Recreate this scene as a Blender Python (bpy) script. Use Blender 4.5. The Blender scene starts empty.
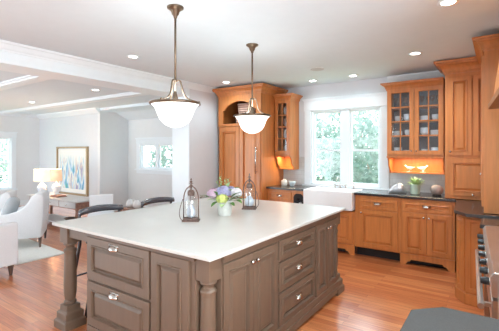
import bpy, bmesh, math, random
from mathutils import Vector, Matrix, noise
random.seed(7)
PI = math.pi
SC = bpy.context.scene
C = SC.collection

# ------------------------------------------------------------------ camera
cam_d = bpy.data.cameras.new('camera')
cam = bpy.data.objects.new('camera', cam_d); C.objects.link(cam)
cam.location = (0, 0, 1.552)
cam.rotation_euler = (PI / 2, 0, 0.608)
cam_d.sensor_width = 36
cam_d.lens = 357.04 / 499 * 36
cam_d.shift_y = -14.4 / 499
cam_d.clip_start = 0.05
SC.camera = cam
# ------------------------------------------------------------------ light
SC.view_settings.view_transform = 'Standard'
SC.view_settings.look = 'None'
SC.view_settings.gamma = 1
SC.view_settings.exposure = 0.84
w = bpy.data.worlds.new('world'); SC.world = w; w.use_nodes = True
bg = w.node_tree.nodes['Background']
bg.inputs[0].default_value = (0.84, 0.94, 1.0, 1); bg.inputs[1].default_value = 3.0
sun_d = bpy.data.lights.new('sun', 'SUN'); sun_d.energy = 2.5; sun_d.angle = 0.2; sun_d.color = (1, .97, .92)
sun = bpy.data.objects.new('sun', sun_d); C.objects.link(sun); sun.rotation_euler = (math.radians(50), 0, math.radians(160))

def area(name, loc, rot, sx, sy, power, col=(1, 1, 1), spread=PI):
    d = bpy.data.lights.new(name, 'AREA'); d.shape = 'RECTANGLE'; d.size = sx; d.size_y = sy
    d.energy = power; d.color = col; d.spread = spread
    o = bpy.data.objects.new(name, d); C.objects.link(o); o.location = loc; o.rotation_euler = rot
    return o
# daylight through the windows (portals that guide the sky light) plus added fill lights out of view
for nm, loc, rot, sx, sy in (('kitchen_window_portal', (-2.13, 6.05, 1.62), (PI / 2, 0, PI), 1.22, 1.32), ('living_window_portal', (-11.38, 3.95, 1.2), (PI / 2, 0, -PI / 2), .9, 1.45), ('alcove_window_portal', (-6.95, 6.12, 1.42), (PI / 2, 0, PI), 1.3, .65)):
    o = area(nm, loc, rot, sx, sy, 1); o.data.cycles.is_portal = True
area('added_side_fill', (.86, .9, 1.65), (PI / 2, 0, PI / 2), 1.15, 1.15, 60, (.93, .97, 1))  # fill light added out of view to brighten the island's right face
area('added_living_fill', (-8.0, -2.42, 1.1), (-PI / 2, 0, PI), 4.5, 2.0, 45, (.72, .90, 1))  # fill light added out of view to brighten the living room

# ------------------------------------------------------------------ materials
def s2l(c):
    return tuple((x / 255 / 12.92) if x / 255 <= .04045 else ((x / 255 + .055) / 1.055) ** 2.4 for x in c) + (1,)
def mat(name, col, rough=.5, metal=0, noise_amt=0, scale=8, stretch=(1, 1, 1), spec=.5, bump=0, coat=0):
    m = bpy.data.materials.new(name); m.use_nodes = True
    nt = m.node_tree; b = nt.nodes['Principled BSDF']
    col = s2l(col)
    b.inputs['Roughness'].default_value = rough; b.inputs['Metallic'].default_value = metal
    b.inputs['Specular IOR Level'].default_value = spec; b.inputs['Coat Weight'].default_value = coat
    b.inputs['Base Color'].default_value = col
    tc = nt.nodes.new('ShaderNodeTexCoord'); mp = nt.nodes.new('ShaderNodeMapping'); mp.inputs['Scale'].default_value = stretch
    n = nt.nodes.new('ShaderNodeTexNoise'); n.inputs['Scale'].default_value = scale; n.inputs['Detail'].default_value = 4
    nt.links.new(tc.outputs['Object'], mp.inputs[0]); nt.links.new(mp.outputs[0], n.inputs['Vector'])
    r = nt.nodes.new('ShaderNodeValToRGB')
    a = max(noise_amt, .01)
    r.color_ramp.elements[0].position = .3; r.color_ramp.elements[1].position = .7
    r.color_ramp.elements[0].color = tuple(c * (1 - a) for c in col[:3]) + (1,)
    r.color_ramp.elements[1].color = tuple(min(1, c * (1 + a)) for c in col[:3]) + (1,)
    nt.links.new(n.outputs['Fac'], r.inputs[0]); nt.links.new(r.outputs[0], b.inputs['Base Color'])
    if bump:
        bp = nt.nodes.new('ShaderNodeBump'); bp.inputs['Strength'].default_value = bump; bp.inputs['Distance'].default_value = .01
        nt.links.new(n.outputs['Fac'], bp.inputs['Height']); nt.links.new(bp.outputs[0], b.inputs['Normal'])
    return m
WOOD = mat('alder_wood', (198, 123, 65), .38, noise_amt=.13, scale=3, stretch=(9, 9, .8), coat=.15)
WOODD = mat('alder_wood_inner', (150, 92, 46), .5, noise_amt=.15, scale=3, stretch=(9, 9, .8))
PAINT = mat('island_paint', (110, 89, 73), .42, noise_amt=.06, scale=4, stretch=(6, 6, 1))
WALL = mat('wall_paint', (218, 222, 226), .8, noise_amt=.01)
WALLW = mat('wall_paint_warm', (228, 231, 232), .8, noise_amt=.01)
CEIL = mat('ceiling_paint', (224, 235, 241), .9)
TRIM = mat('trim_paint', (236, 243, 247), .45)
QUARTZ = mat('white_quartz', (204, 201, 195), .28, noise_amt=.03, scale=5)
GRANITE = mat('dark_granite', (50, 46, 46), .2, noise_amt=.35, scale=160, spec=.8)
GRANITE2 = mat('grey_granite', (46, 44, 42), .7, noise_amt=.3, scale=220)
STEEL = mat('stainless_steel', (205, 203, 202), .28, metal=1, noise_amt=.04, stretch=(1, 30, 30))
NICKEL = mat('nickel', (214, 210, 204), .22, metal=1)
BRONZE = mat('brushed_bronze', (124, 108, 92), .38, metal=1)
RUST = mat('rusted_metal', (112, 92, 84), .6, metal=.4, noise_amt=.3, scale=60)
BLACK = mat('black_plastic', (32, 32, 34), .35)
DARKGAP = mat('dark_recess', (38, 34, 34), .8)  # near-black for soil and kicks; stands in for the cubby's shade
STOOLM = mat('black_lacquer_wood', (76, 76, 82), .25, coat=.5)
CERAMIC = mat('white_ceramic', (244, 244, 244), .15, coat=.4)
FABRIC = mat('white_fabric', (226, 227, 229), .95, noise_amt=.03, scale=90, bump=.15)
FABRICG = mat('grey_fabric', (172, 176, 179), .95, noise_amt=.05, scale=90, bump=.2)
LEGW = mat('walnut_leg', (92, 72, 62), .4, noise_amt=.2)
RUGM = mat('cream_rug', (228, 226, 220), 1, noise_amt=.05, scale=50, bump=.4)
INTERIOR_SHADE = mat('cabinet_interior_shade', (104, 107, 113), .7)  # grey stands in for the darkness inside the glazed cabinets
LEAF = mat('leaf_green', (92, 136, 66), .5, noise_amt=.3, scale=30)
LEAFL = mat('leaf_pale', (170, 196, 140), .5, noise_amt=.2, scale=30)
PURPLE = mat('lavender_petal', (168, 166, 200), .8, noise_amt=.2, scale=60)
PINK = mat('pink_petal', (214, 184, 202), .8, noise_amt=.15, scale=60)
WHITEP = mat('white_petal', (235, 228, 232), .8, noise_amt=.08, scale=60)
LIME = mat('lime_petal', (204, 212, 128), .8, noise_amt=.2, scale=60)
POT = mat('concrete_pot', (205, 206, 200), .7, noise_amt=.1, scale=25)
POTG = mat('pale_green_pot', (196, 218, 198), .4, noise_amt=.04)
STONE = mat('blue_grey_stone', (205, 214, 226), .6, noise_amt=.06)
SILVER = mat('silver', (215, 216, 220), .3, metal=.7)
CLAY = mat('grey_brown_clay', (160, 142, 134), .5, noise_amt=.2, scale=14)
TILE = mat('tile_pale', (214, 214, 212), .3)
DGLASS = mat('dark_bottle', (50, 35, 38), .2)
GRASS = mat('lawn', (150, 190, 130), .9, noise_amt=.2, scale=3)
TRUNK = mat('bark', (150, 140, 128), .9, noise_amt=.2)
GOLD = mat('gilt_frame', (176, 152, 118), .4, metal=.3, noise_amt=.1)
MATB = mat('mat_board', (240, 238, 232), .8)

def leafmat():
    m = bpy.data.materials.new('garden_leaves'); m.use_nodes = True; nt = m.node_tree; b = nt.nodes['Principled BSDF']
    tc = nt.nodes.new('ShaderNodeTexCoord'); n = nt.nodes.new('ShaderNodeTexNoise'); n.inputs['Scale'].default_value = 1.6
    r = nt.nodes.new('ShaderNodeValToRGB'); r.color_ramp.elements[0].position = .38; r.color_ramp.elements[1].position = .6
    r.color_ramp.elements[0].color = s2l((104, 132, 124)); r.color_ramp.elements[1].color = s2l((164, 176, 172))
    nt.links.new(tc.outputs['Object'], n.inputs['Vector']); nt.links.new(n.outputs['Fac'], r.inputs[0]); nt.links.new(r.outputs[0], b.inputs['Base Color'])
    b.inputs['Roughness'].default_value = .7
    tr = nt.nodes.new('ShaderNodeBsdfTranslucent'); nt.links.new(r.outputs[0], tr.inputs[0])
    mx = nt.nodes.new('ShaderNodeMixShader'); mx.inputs[0].default_value = .5
    out = nt.nodes['Material Output']
    nt.links.new(b.outputs[0], mx.inputs[1]); nt.links.new(tr.outputs[0], mx.inputs[2]); nt.links.new(mx.outputs[0], out.inputs[0])
    return m
GLEAF = leafmat()

def floormat():
    m = bpy.data.materials.new('hardwood_floor'); m.use_nodes = True; nt = m.node_tree; b = nt.nodes['Principled BSDF']
    tc = nt.nodes.new('ShaderNodeTexCoord')
    br = nt.nodes.new('ShaderNodeTexBrick'); br.offset = .37; br.squash = 1
    br.inputs['Scale'].default_value = 1; br.inputs['Brick Width'].default_value = 1.15; br.inputs['Row Height'].default_value = .072
    br.inputs['Mortar Size'].default_value = .0012; br.inputs['Mortar Smooth'].default_value = .3
    br.inputs['Color1'].default_value = s2l((196, 104, 54)); br.inputs['Color2'].default_value = s2l((228, 148, 94)); br.inputs['Mortar'].default_value = s2l((120, 56, 28))
    nt.links.new(tc.outputs['Object'], br.inputs['Vector'])
    mp = nt.nodes.new('ShaderNodeMapping'); mp.inputs['Scale'].default_value = (1.2, 22, 1)
    n = nt.nodes.new('ShaderNodeTexNoise'); n.inputs['Scale'].default_value = 2.2; n.inputs['Detail'].default_value = 5
    nt.links.new(tc.outputs['Object'], mp.inputs[0]); nt.links.new(mp.outputs[0], n.inputs['Vector'])
    r = nt.nodes.new('ShaderNodeValToRGB'); r.color_ramp.elements[0].position = .3; r.color_ramp.elements[1].position = .72
    r.color_ramp.elements[0].color = (.68, .62, .6, 1); r.color_ramp.elements[1].color = (1.1, 1.1, 1.1, 1)
    nt.links.new(n.outputs['Fac'], r.inputs[0])
    mx = nt.nodes.new('ShaderNodeMix'); mx.data_type = 'RGBA'; mx.blend_type = 'MULTIPLY'; mx.inputs['Factor'].default_value = 1
    nt.links.new(br.outputs['Color'], mx.inputs['A']); nt.links.new(r.outputs[0], mx.inputs['B'])
    nt.links.new(mx.outputs['Result'], b.inputs['Base Color'])
    b.inputs['Roughness'].default_value = .3; b.inputs['Coat Weight'].default_value = 1; b.inputs['Coat Roughness'].default_value = .2
    return m
FLOORM = floormat()

def emis(name, col, st, base=None):
    m = bpy.data.materials.new(name); m.use_nodes = True; b = m.node_tree.nodes['Principled BSDF']
    b.inputs['Base Color'].default_value = s2l(base or col); b.inputs['Emission Color'].default_value = s2l(col); b.inputs['Emission Strength'].default_value = st
    b.inputs['Roughness'].default_value = .4
    return m
LAMPW = emis('lit_diffuser', (255, 252, 246), 6)
SHADEG = emis('lit_alabaster_glass', (255, 252, 246), .9)
SHADEF = emis('lit_linen_shade', (255, 238, 210), .35)
SHADEP = emis('lit_peach_shade', (255, 214, 176), .2)
def glass(name, rough=.02, fac=.08, tint=(1, 1, 1, 1)):
    m = bpy.data.materials.new(name); m.use_nodes = True; nt = m.node_tree; nt.nodes.remove(nt.nodes['Principled BSDF'])
    t = nt.nodes.new('ShaderNodeBsdfTransparent'); t.inputs[0].default_value = tint
    g = nt.nodes.new('ShaderNodeBsdfGlossy'); g.inputs['Roughness'].default_value = rough
    mx = nt.nodes.new('ShaderNodeMixShader'); mx.inputs[0].default_value = fac
    nt.links.new(t.outputs[0], mx.inputs[1]); nt.links.new(g.outputs[0], mx.inputs[2]); nt.links.new(mx.outputs[0], nt.nodes['Material Output'].inputs[0])
    return m
PANE = glass('window_glass', .01, .04)
CGLASS = glass('cabinet_glass', .08, .06, (.93, .95, .97, 1))
JGLASS = glass('lantern_glass', .05, .16, (.97, .98, .98, 1))

def tilemat():
    m = bpy.data.materials.new('backsplash_tile'); m.use_nodes = True; nt = m.node_tree; b = nt.nodes['Principled BSDF']
    tc = nt.nodes.new('ShaderNodeTexCoord'); mp = nt.nodes.new('ShaderNodeMapping'); mp.inputs['Rotation'].default_value = (PI / 2, 0, 0)
    br = nt.nodes.new('ShaderNodeTexBrick'); br.inputs['Scale'].default_value = 1; br.inputs['Brick Width'].default_value = .15; br.inputs['Row Height'].default_value = .075
    br.inputs['Mortar Size'].default_value = .002
    br.inputs['Color1'].default_value = s2l((212, 214, 214)); br.inputs['Color2'].default_value = s2l((204, 206, 206)); br.inputs['Mortar'].default_value = s2l((186, 188, 188))
    nt.links.new(tc.outputs['Object'], mp.inputs[0]); nt.links.new(mp.outputs[0], br.inputs['Vector']); nt.links.new(br.outputs['Color'], b.inputs['Base Color'])
    b.inputs['Roughness'].default_value = .25
    return m
TILEM = tilemat()

def artmat():
    m = bpy.data.materials.new('abstract_art'); m.use_nodes = True; nt = m.node_tree; b = nt.nodes['Principled BSDF']
    tc = nt.nodes.new('ShaderNodeTexCoord'); mp = nt.nodes.new('ShaderNodeMapping'); mp.inputs['Scale'].default_value = (5, 1, 1.3)
    n = nt.nodes.new('ShaderNodeTexNoise'); n.inputs['Scale'].default_value = 1.4; n.inputs['Detail'].default_value = 5; n.inputs['Distortion'].default_value = .6
    nt.links.new(tc.outputs['Object'], mp.inputs[0]); nt.links.new(mp.outputs[0], n.inputs['Vector'])
    r = nt.nodes.new('ShaderNodeValToRGB'); e = r.color_ramp.elements
    e[0].position = .36; e[0].color = s2l((70, 168, 140)); e[1].position = .70; e[1].color = s2l((232, 196, 140))
    for p, c in ((.43, (96, 160, 200)), (.49, (190, 214, 228)), (.55, (236, 230, 206)), (.62, (140, 140, 180))):
        k = e.new(p); k.color = s2l(c)
    nt.links.new(n.outputs['Fac'], r.inputs[0])
    # pale sky band at the top of the painting, greens at the foot
    sep = nt.nodes.new('ShaderNodeSeparateXYZ'); nt.links.new(tc.outputs['Object'], sep.inputs[0])
    r2 = nt.nodes.new('ShaderNodeValToRGB'); r2.color_ramp.elements[0].position = .55; r2.color_ramp.elements[1].position = .95
    r2.color_ramp.elements[0].color = (0, 0, 0, 1); r2.color_ramp.elements[1].color = (1, 1, 1, 1)
    mr = nt.nodes.new('ShaderNodeMapRange'); mr.inputs[1].default_value = -.5; mr.inputs[2].default_value = .5
    nt.links.new(sep.outputs['Z'], mr.inputs[0]); nt.links.new(mr.outputs[0], r2.inputs[0])
    mx = nt.nodes.new('ShaderNodeMix'); mx.data_type = 'RGBA'; nt.links.new(r2.outputs[0], mx.inputs['Factor'])
    nt.links.new(r.outputs[0], mx.inputs['A']); mx.inputs['B'].default_value = s2l((236, 234, 226))
    nt.links.new(mx.outputs['Result'], b.inputs['Base Color']); b.inputs['Roughness'].default_value = .4
    return m
ART = artmat()

# ------------------------------------------------------------------ helpers
def BM(): return bmesh.new()
def V(T, x, y, z):
    v = Vector((x, y, z)); return T @ v if T else v
def FR(o, U, N):
    M = Matrix.Identity(4)
    for i, a in enumerate((Vector(U), Vector(N), Vector((0, 0, 1)))):
        M[0][i], M[1][i], M[2][i] = a
    M[0][3], M[1][3], M[2][3] = o
    return M
def box(bm, x0, x1, y0, y1, z0, z1, T=None):
    vs = [bm.verts.new(V(T, x, y, z)) for z in (z0, z1) for x, y in ((x0, y0), (x1, y0), (x1, y1), (x0, y1))]
    for f in ((3, 2, 1, 0), (4, 5, 6, 7), (0, 1, 5, 4), (1, 2, 6, 5), (2, 3, 7, 6), (3, 0, 4, 7)):
        bm.faces.new([vs[i] for i in f])
    return bm
def loops(bm, rings, cap0=True, cap1=True, closed=True):
    R = [[bm.verts.new(p) for p in r] for r in rings]
    n = len(R[0])
    for a, b in zip(R, R[1:]):
        for i in range(n if closed else n - 1):
            bm.faces.new((a[i], a[(i + 1) % n], b[(i + 1) % n], b[i]))
    if cap0: bm.faces.new(R[0][::-1])
    if cap1: bm.faces.new(R[-1])
    return bm
def lathe(bm, prof, o=(0, 0, 0), seg=20, ax=None, T=None, sx=1, sy=1, cap=True):
    """prof = [(r, z)]; ax rotates the axis"""
    rings = []
    for r, z in prof:
        ring = []
        for i in range(seg):
            a = 2 * PI * i / seg; v = Vector((max(r, .0004) * math.cos(a) * sx, max(r, .0004) * math.sin(a) * sy, z))
            if ax is not None: v = ax @ v
            v = v + Vector(o)
            ring.append(T @ v if T else v)
        rings.append(ring)
    return loops(bm, rings, cap, cap)
def prism(bm, poly, z0, z1, T=None, fn=None):
    """poly extruded; fn(a,b,c)->xyz"""
    fn = fn or (lambda a, b, c: (a, b, c))
    rings = [[V(T, *fn(a, b, c)) for a, b in poly] for c in (z0, z1)]
    return loops(bm, rings)
def tube(bm, pts, r, seg=8, T=None):
    pts = [Vector(p) for p in pts]; rings = []
    up = None
    for i, p in enumerate(pts):
        d = (pts[min(i + 1, len(pts) - 1)] - pts[max(i - 1, 0)]).normalized()
        if up is None:
            up = Vector((0, 0, 1)) if abs(d.z) < .9 else Vector((1, 0, 0))
        s = d.cross(up).normalized(); up = s.cross(d).normalized()
        rr = r[i] if isinstance(r, (list, tuple)) else r
        rings.append([V(T, *(p + s * rr * math.cos(2 * PI * k / seg) + up * rr * math.sin(2 * PI * k / seg))) for k in range(seg)])
    return loops(bm, rings)
def bez(p0, p1, p2, p3, n=10):
    p0, p1, p2, p3 = map(Vector, (p0, p1, p2, p3)); o = []
    for i in range(n + 1):
        t = i / n; o.append(p0 * (1 - t) ** 3 + 3 * p1 * t * (1 - t) ** 2 + 3 * p2 * t * t * (1 - t) + p3 * t ** 3)
    return o
def ob(name, bm, m, parent=None, bevel=0, smooth=False, subsurf=0, loc=(0, 0, 0), rot=(0, 0, 0)):
    bmesh.ops.recalc_face_normals(bm, faces=bm.faces)
    me = bpy.data.meshes.new(name); bm.to_mesh(me); bm.free()
    me.materials.append(m)
    o = bpy.data.objects.new(name, me); C.objects.link(o); o.location = loc; o.rotation_euler = rot
    if parent: o.parent = parent
    if bevel:
        b = o.modifiers.new('bevel', 'BEVEL'); b.width = bevel; b.segments = 2; b.limit_method = 'ANGLE'; b.angle_limit = .7
    if subsurf:
        s = o.modifiers.new('sub', 'SUBSURF'); s.levels = subsurf; s.render_levels = subsurf
    if smooth:
        for p in me.polygons: p.use_smooth = True
    return o
def thing(name, label, cat, loc=(0, 0, 0), rz=0, group=None):
    o = bpy.data.objects.new(name, None); C.objects.link(o); o.empty_display_size = .1
    o.location = loc; o.rotation_euler = (0, 0, rz); tag(o, label, cat, group); return o
def tag(o, label, cat, group=None):
    o['label'] = label; o['category'] = cat
    if group: o['group'] = group
    return o
def struct(name, bm, m, parent=None, bevel=0):
    o = ob(name, bm, m, parent, bevel)
    if not parent: o['kind'] = 'structure'
    return o
def dup(root, loc, rz, label, group=None):
    r = root.copy(); C.objects.link(r); r.location = loc; r.rotation_euler = (0, 0, rz); r['label'] = label
    if group: r['group'] = group
    for ch in list(root.children):
        c = ch.copy(); C.objects.link(c); c.parent = r
        for g in ch.children:
            d = g.copy(); C.objects.link(d); d.parent = c
    return r
def rects(bm, T, x0, x1, z0, z1, steps, cap=True):
    """nested rectangles: steps = [(inset, n)]"""
    rings = [[V(T, x0 + i, n, z0 + i), V(T, x1 - i, n, z0 + i), V(T, x1 - i, n, z1 - i), V(T, x0 + i, n, z1 - i)] for i, n in steps]
    return loops(bm, rings, True, cap)
def panel(bm, T, x0, x1, z0, z1, st=.055, t=.02, rail=None):
    """raised-panel door or drawer front with a bead round the field"""
    return rects(bm, T, x0, x1, z0, z1, [(0, 0), (0, t - .003), (.003, t), (st, t), (st + .003, t + .008), (st + .010, t + .008), (st + .014, .0015), (st + .023, .0015), (st + .045, .014), (st + .047, .014)])
def flat_panel(bm, T, x0, x1, z0, z1, st=.055, t=.02):
    return rects(bm, T, x0, x1, z0, z1, [(0, 0), (0, t - .003), (.003, t), (st, t), (st + .004, t + .003), (st + .01, t), (st + .014, .006), (st + .016, .006)])
def frame(bm, T, x0, x1, z0, z1, st, n0, n1, bead=0):
    """open rectangular frame"""
    def q(i, n): return [V(T, x0 + i, n, z0 + i), V(T, x1 - i, n, z0 + i), V(T, x1 - i, n, z1 - i), V(T, x0 + i, n, z1 - i)]
    R = [[bm.verts.new(p) for p in r] for r in (q(0, n0), q(0, n1), q(st, n1), q(st + bead, n1 - bead), q(st + bead, n0))]
    for k in range(5):
        a, b = R[k], R[(k + 1) % 5]
        for i in range(4): bm.faces.new((a[i], a[(i + 1) % 4], b[(i + 1) % 4], b[i]))
    return bm
RXN = Matrix.Rotation(-PI / 2, 3, 'X')          # lathe axis z -> +y (outwards in a face frame)
def knob(name, parent, T, x, z, n=.02, r=.015, m=None):
    b = BM(); lathe(b, [(.006, 0), (.006, .012), (r, .016), (r * 1.05, .022), (r * .75, .028), (0, .03)], (x, n, z), 12, RXN, T)
    return ob(name, b, m or NICKEL, parent, smooth=True)
def cup(name, parent, T, x, z, n=.02, w=.05, h=.022, d=.028, m=None):
    b = BM(); rings = []
    for j in range(6):
        ph = PI / 2 * j / 5
        rings.append([V(T, x - w * math.cos(PI * i / 10) * math.cos(ph), n + d * math.sin(PI * i / 10) * math.cos(ph) + .001, z - h * .35 + h * 1.35 * math.sin(ph)) for i in range(11)])
    loops(b, rings)
    box(b, x - w - .004, x + w + .004, n, n + .003, z + h * .4, z + h * 1.15, T)
    return ob(name, b, m or NICKEL, parent, smooth=True)
def bar(name, parent, T, x, z0, z1, n=.02, m=None, r=.008):
    b = BM(); tube(b, [(x, n + .04, z0), (x, n + .04, z1)], r, 10, T)
    for z in (z0 + .03, z1 - .03): tube(b, [(x, n, z), (x, n + .04, z)], r * .8, 8, T)
    return ob(name, b, m or NICKEL, parent, smooth=True)
CROWN = [(0, 0), (.01, .0), (.012, .018), (.02, .024), (.028, .05), (.05, .078), (.072, .088), (.074, .1), (.09, .104), (.092, .122), (.094, .124)]
def crown(bm, x0, x1, y0, y1, z, prof=CROWN, g=(1, 1, 1, 0), k=1, T=None):
    """g = grow flags for x0,x1,y0,y1"""
    rings = []
    for o, h in prof:
        o *= k; h *= k
        rings.append([V(T, x0 - o * g[0], y0 - o * g[2], z + h), V(T, x1 + o * g[1], y0 - o * g[2], z + h), V(T, x1 + o * g[1], y1 + o * g[3], z + h), V(T, x0 - o * g[0], y1 + o * g[3], z + h)])
    return loops(bm, rings)

# ================================================================== the setting
XR = .64; ZC = 2.72
b = BM(); box(b, -11.4, XR + .15, -2.4, 6.1, -.06, 0); o = struct('floor', b, FLOORM)
# window wall of the kitchen with the opening
WX0, WX1, WZ0, WZ1 = -2.74, -1.53, .965, 2.27
b = BM(); Y0, Y1 = 5.87, 6.02
box(b, -4.45, WX0, Y0, Y1, 0, ZC); box(b, WX1, XR + .15, Y0, Y1, 0, ZC); box(b, WX0, WX1, Y0, Y1, 0, WZ0); box(b, WX0, WX1, Y0, Y1, WZ1, ZC)
struct('wall_back', b, WALL)
b = BM(); box(b, XR, XR + .15, 1.5, 5.87, 0, ZC); box(b, XR, XR + .15, -.6, .3, 0, ZC); box(b, XR, XR + .15, .3, 1.5, 0, 1.05); box(b, XR, XR + .15, .3, 1.5, 2.25, ZC); struct('wall_right', b, WALL)  # opening cut for the added side fill light
b = BM(); box(b, -4.34, XR + .15, -2.4, -2.25, 0, ZC); struct('wall_rear_blocker', b, WALLW)  # unseen wall added to block sky light on the island front
b = BM(); box(b, -11.35, -4.34, -2.4, -2.25, 2.12, 2.62); box(b, -11.35, -10.9, -2.4, -2.25, 0, 2.12); box(b, -4.9, -4.34, -2.4, -2.25, 0, 2.12); struct('wall_living_blocker', b, WALLW)  # unseen wall added to block sky light grazing the coffer beams
b = BM(); box(b, -4.75, -4.34, 4.44, 5.87, 0, ZC); struct('wall_partition', b, WALL)
b = BM(); box(b, -4.745, -4.345, 4.42, 4.44, 0, 2.49); struct('trim_opening_jamb', b, TRIM)
b = BM(); box(b, -4.45, XR + .15, -2.4, 6.02, ZC, ZC + .12); struct('ceiling_kitchen', b, CEIL)
b = BM(); box(b, -11.4, -4.45, -2.4, 5.15, 2.62, 2.74); struct('ceiling_living', b, CEIL)
# header beam over the opening with a crown on the kitchen side
b = BM(); box(b, -4.75, -4.34, -2.4, 4.44, 2.49, ZC - .001)
box(b, -4.345, -4.328, -2.4, 4.44, 2.49, 2.52)
struct('trim_header_beam', b, TRIM, bevel=.004)
b = BM(); prof = [(0, -.1), (.012, -.1), (.016, -.085), (.03, -.07), (.055, -.03), (.07, -.022), (.075, 0), (0, 0)]
prism(b, [(-4.34 + a, ZC + z) for a, z in prof], -2.4, 5.08, fn=lambda a, c, y: (a, y, c)); struct('trim_beam_crown', b, TRIM)
# crown on kitchen window wall + left wall stub
b = BM(); prism(b, [(5.87 - a * 1.0, ZC + z) for a, z in prof], -1.42, -.5, fn=lambda a, c, x: (x, a, c)); struct('trim_back_crown', b, TRIM)
# coffer beams of the living-room ceiling
for i, (y0, y1) in enumerate(((2.38, 2.56), (.6, .78), (4.1, 4.28))):
    b = BM(); box(b, -11.25, -4.75, y0, y1, 2.575, 2.62); box(b, -11.25, -4.75, y0 - .04, y1 + .04, 2.60, 2.62); struct('trim_%d' % (i + 1), b, TRIM)
b = BM(); prism(b, [(-11.25, 2.62), (-11.12, 2.62), (-11.13, 2.59), (-11.19, 2.54), (-11.24, 2.5), (-11.25, 2.5)], -2.4, 5.15, fn=lambda a, c, y: (a, y, c)); struct('trim_living_crown_left', b, TRIM)
b = BM(); prism(b, [(5.15, 2.62), (5.02, 2.62), (5.03, 2.59), (5.09, 2.54), (5.14, 2.5), (5.15, 2.5)], -11.25, -8.1, fn=lambda a, c, x: (x, a, c)); struct('trim_living_crown_back', b, TRIM)
# living-room walls: far-left wall with a window
b = BM(); LX0, LX1 = -11.35, -11.2
box(b, LX0, LX1, 4.40, 5.30, 0, 2.62); box(b, LX0, LX1, 3.5, 4.40, 0, .5); box(b, LX0, LX1, 3.5, 4.40, 1.93, 2.62); box(b, LX0, LX1, -2.4, 3.5, 0, 2.62)
struct('wall_left', b, WALLW)
b = BM(); box(b, -11.2, -8.2, 5.15, 5.3, 0, 2.62); struct('wall_picture', b, WALL)
b = BM(); box(b, -8.2, -8.1, 5.15, 5.97, 0, 2.62); struct('wall_alcove_side', b, WALLW)
AY = 5.97
b = BM(); box(b, -8.1, -7.60, AY, AY + .13, 0, 2.62); box(b, -6.3, -4.5, AY, AY + .13, 0, 2.62); box(b, -7.6, -6.3, AY, AY + .13, 0, 1.10); box(b, -7.6, -6.3, AY, AY + .13, 1.74, 2.62)
struct('wall_alcove', b, WALLW)
b = BM(); prism(b, [(5.15, 2.62), (5.15, 2.56), (5.60, 2.54), (AY, 2.37), (AY, 2.62)], -8.1, -4.6, fn=lambda a, c, x: (x, a, c)); struct('ceiling_alcove', b, CEIL)
b = BM(); box(b, -11.2, -11.185, -2.4, 5.15, 0, .14); struct('baseboard_left', b, TRIM)
b = BM(); box(b, -11.185, -8.101, 5.135, 5.15, 0, .14); struct('baseboard_picture', b, TRIM)
b = BM(); box(b, -8.1, -4.62, AY - .015, AY, 0, .14); struct('baseboard_alcove', b, TRIM)

def window(idx, T, x0, x1, z0, z1, depth, split, cas=.13, rail=None, lattice=False, sill=True, head=.17, muntin=None):
    r = bpy.data.objects.new('window_%d' % idx, None); C.objects.link(r); r['kind'] = 'structure'
    b = BM()
    box(b, x0 - cas, x0, 0, .022, z0 - .02, z1, T); box(b, x1, x1 + cas, 0, .022, z0 - .02, z1, T)
    box(b, x0 - cas - .01, x1 + cas + .01, 0, .026, z1, z1 + head, T)
    box(b, x0 - cas - .03, x1 + cas + .03, 0, .05, z1 + head, z1 + head + .022, T); box(b, x0 - cas - .015, x1 + cas + .015, 0, .038, z1 + head - .02, z1 + head, T)
    ob('casing', b, TRIM, r, .004)
    b = BM(); box(b, x0 - .01, x1 + .01, -depth, -depth + .02, z0 - .03, z0, T)
    box(b, x0, x0 + .02, -depth, 0, z0, z1, T); box(b, x1 - .02, x1, -depth, 0, z0, z1, T); box(b, x0, x1, -depth, 0, z1 - .02, z1, T); box(b, x0, x1, -depth, 0, z0, z0 + .02, T)
    ob('jamb_liner', b, TRIM, r)
    if sill:
        b = BM(); box(b, x0 - cas - .03, x1 + cas + .03, 0, .06, z0 - .04, z0 - .01, T); box(b, x0 - cas, x1 + cas, 0, .02, z0 - .12, z0 - .04, T); ob('sill', b, TRIM, r, .004)
    cells = []
    xs = [x0 + .02] + [v for s in split for v in s] + [x1 - .02]
    for a, c in zip(xs[::2], xs[1::2]): cells.append((a, c))
    for s in split:
        b = BM(); box(b, s[0], s[1], -.09, -.01, z0 + .02, z1 - .02, T); ob('mullion', b, TRIM, r, .004)
    for a, c in cells:
        b = BM(); frame(b, T, a, c, z0 + .02, z1 - .02, .03, -.08, -.045, .006)
        if rail: box(b, a + .03, c - .03, -.078, -.047, rail - .018, rail + .018, T)
        if muntin:
            for m_ in muntin: box(b, a + .03, c - .03, -.072, -.05, m_ - .008, m_ + .008, T)
            box(b, (a + c) / 2 - .008, (a + c) / 2 + .008, -.072, -.05, z0 + .03, z1 - .03, T)
        s_ = ob('sash', b, TRIM, r)
        b = BM(); box(b, a + .03, c - .03, -.066, -.062, z0 + .05, z1 - .05, T); ob('pane', b, PANE, s_)
        if lattice:
            b = BM(); st = .145; X0, X1, Z0, Z1 = a + .03, c - .03, z0 + .05, z1 - .05
            for sg in (1, -1):
                k = -12
                while k < 24:
                    # line z = Z0 + sg*1.35*(x - X0) + off
                    off = k * st
                    pts = []
                    for i in range(61):
                        x = X0 + (X1 - X0) * i / 60; z = Z0 + sg * 1.35 * (x - X0) + off - (0 if sg > 0 else 0)
                        if Z0 <= z <= Z1: pts.append((x, -.058, z))
                    if len(pts) > 1: tube(b, [pts[0], pts[-1]], .0045, 5, T)
                    k += 1
            ob('lead_lattice', b, mat('lead_came', (150, 158, 160), .5), s_)
    return r
window(1, FR((0, 5.87, 0), (1, 0, 0), (0, -1, 0)), WX0, WX1, WZ0, WZ1, .13, [(-2.19, -2.05)], cas=.125, rail=1.565, head=.19)
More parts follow.
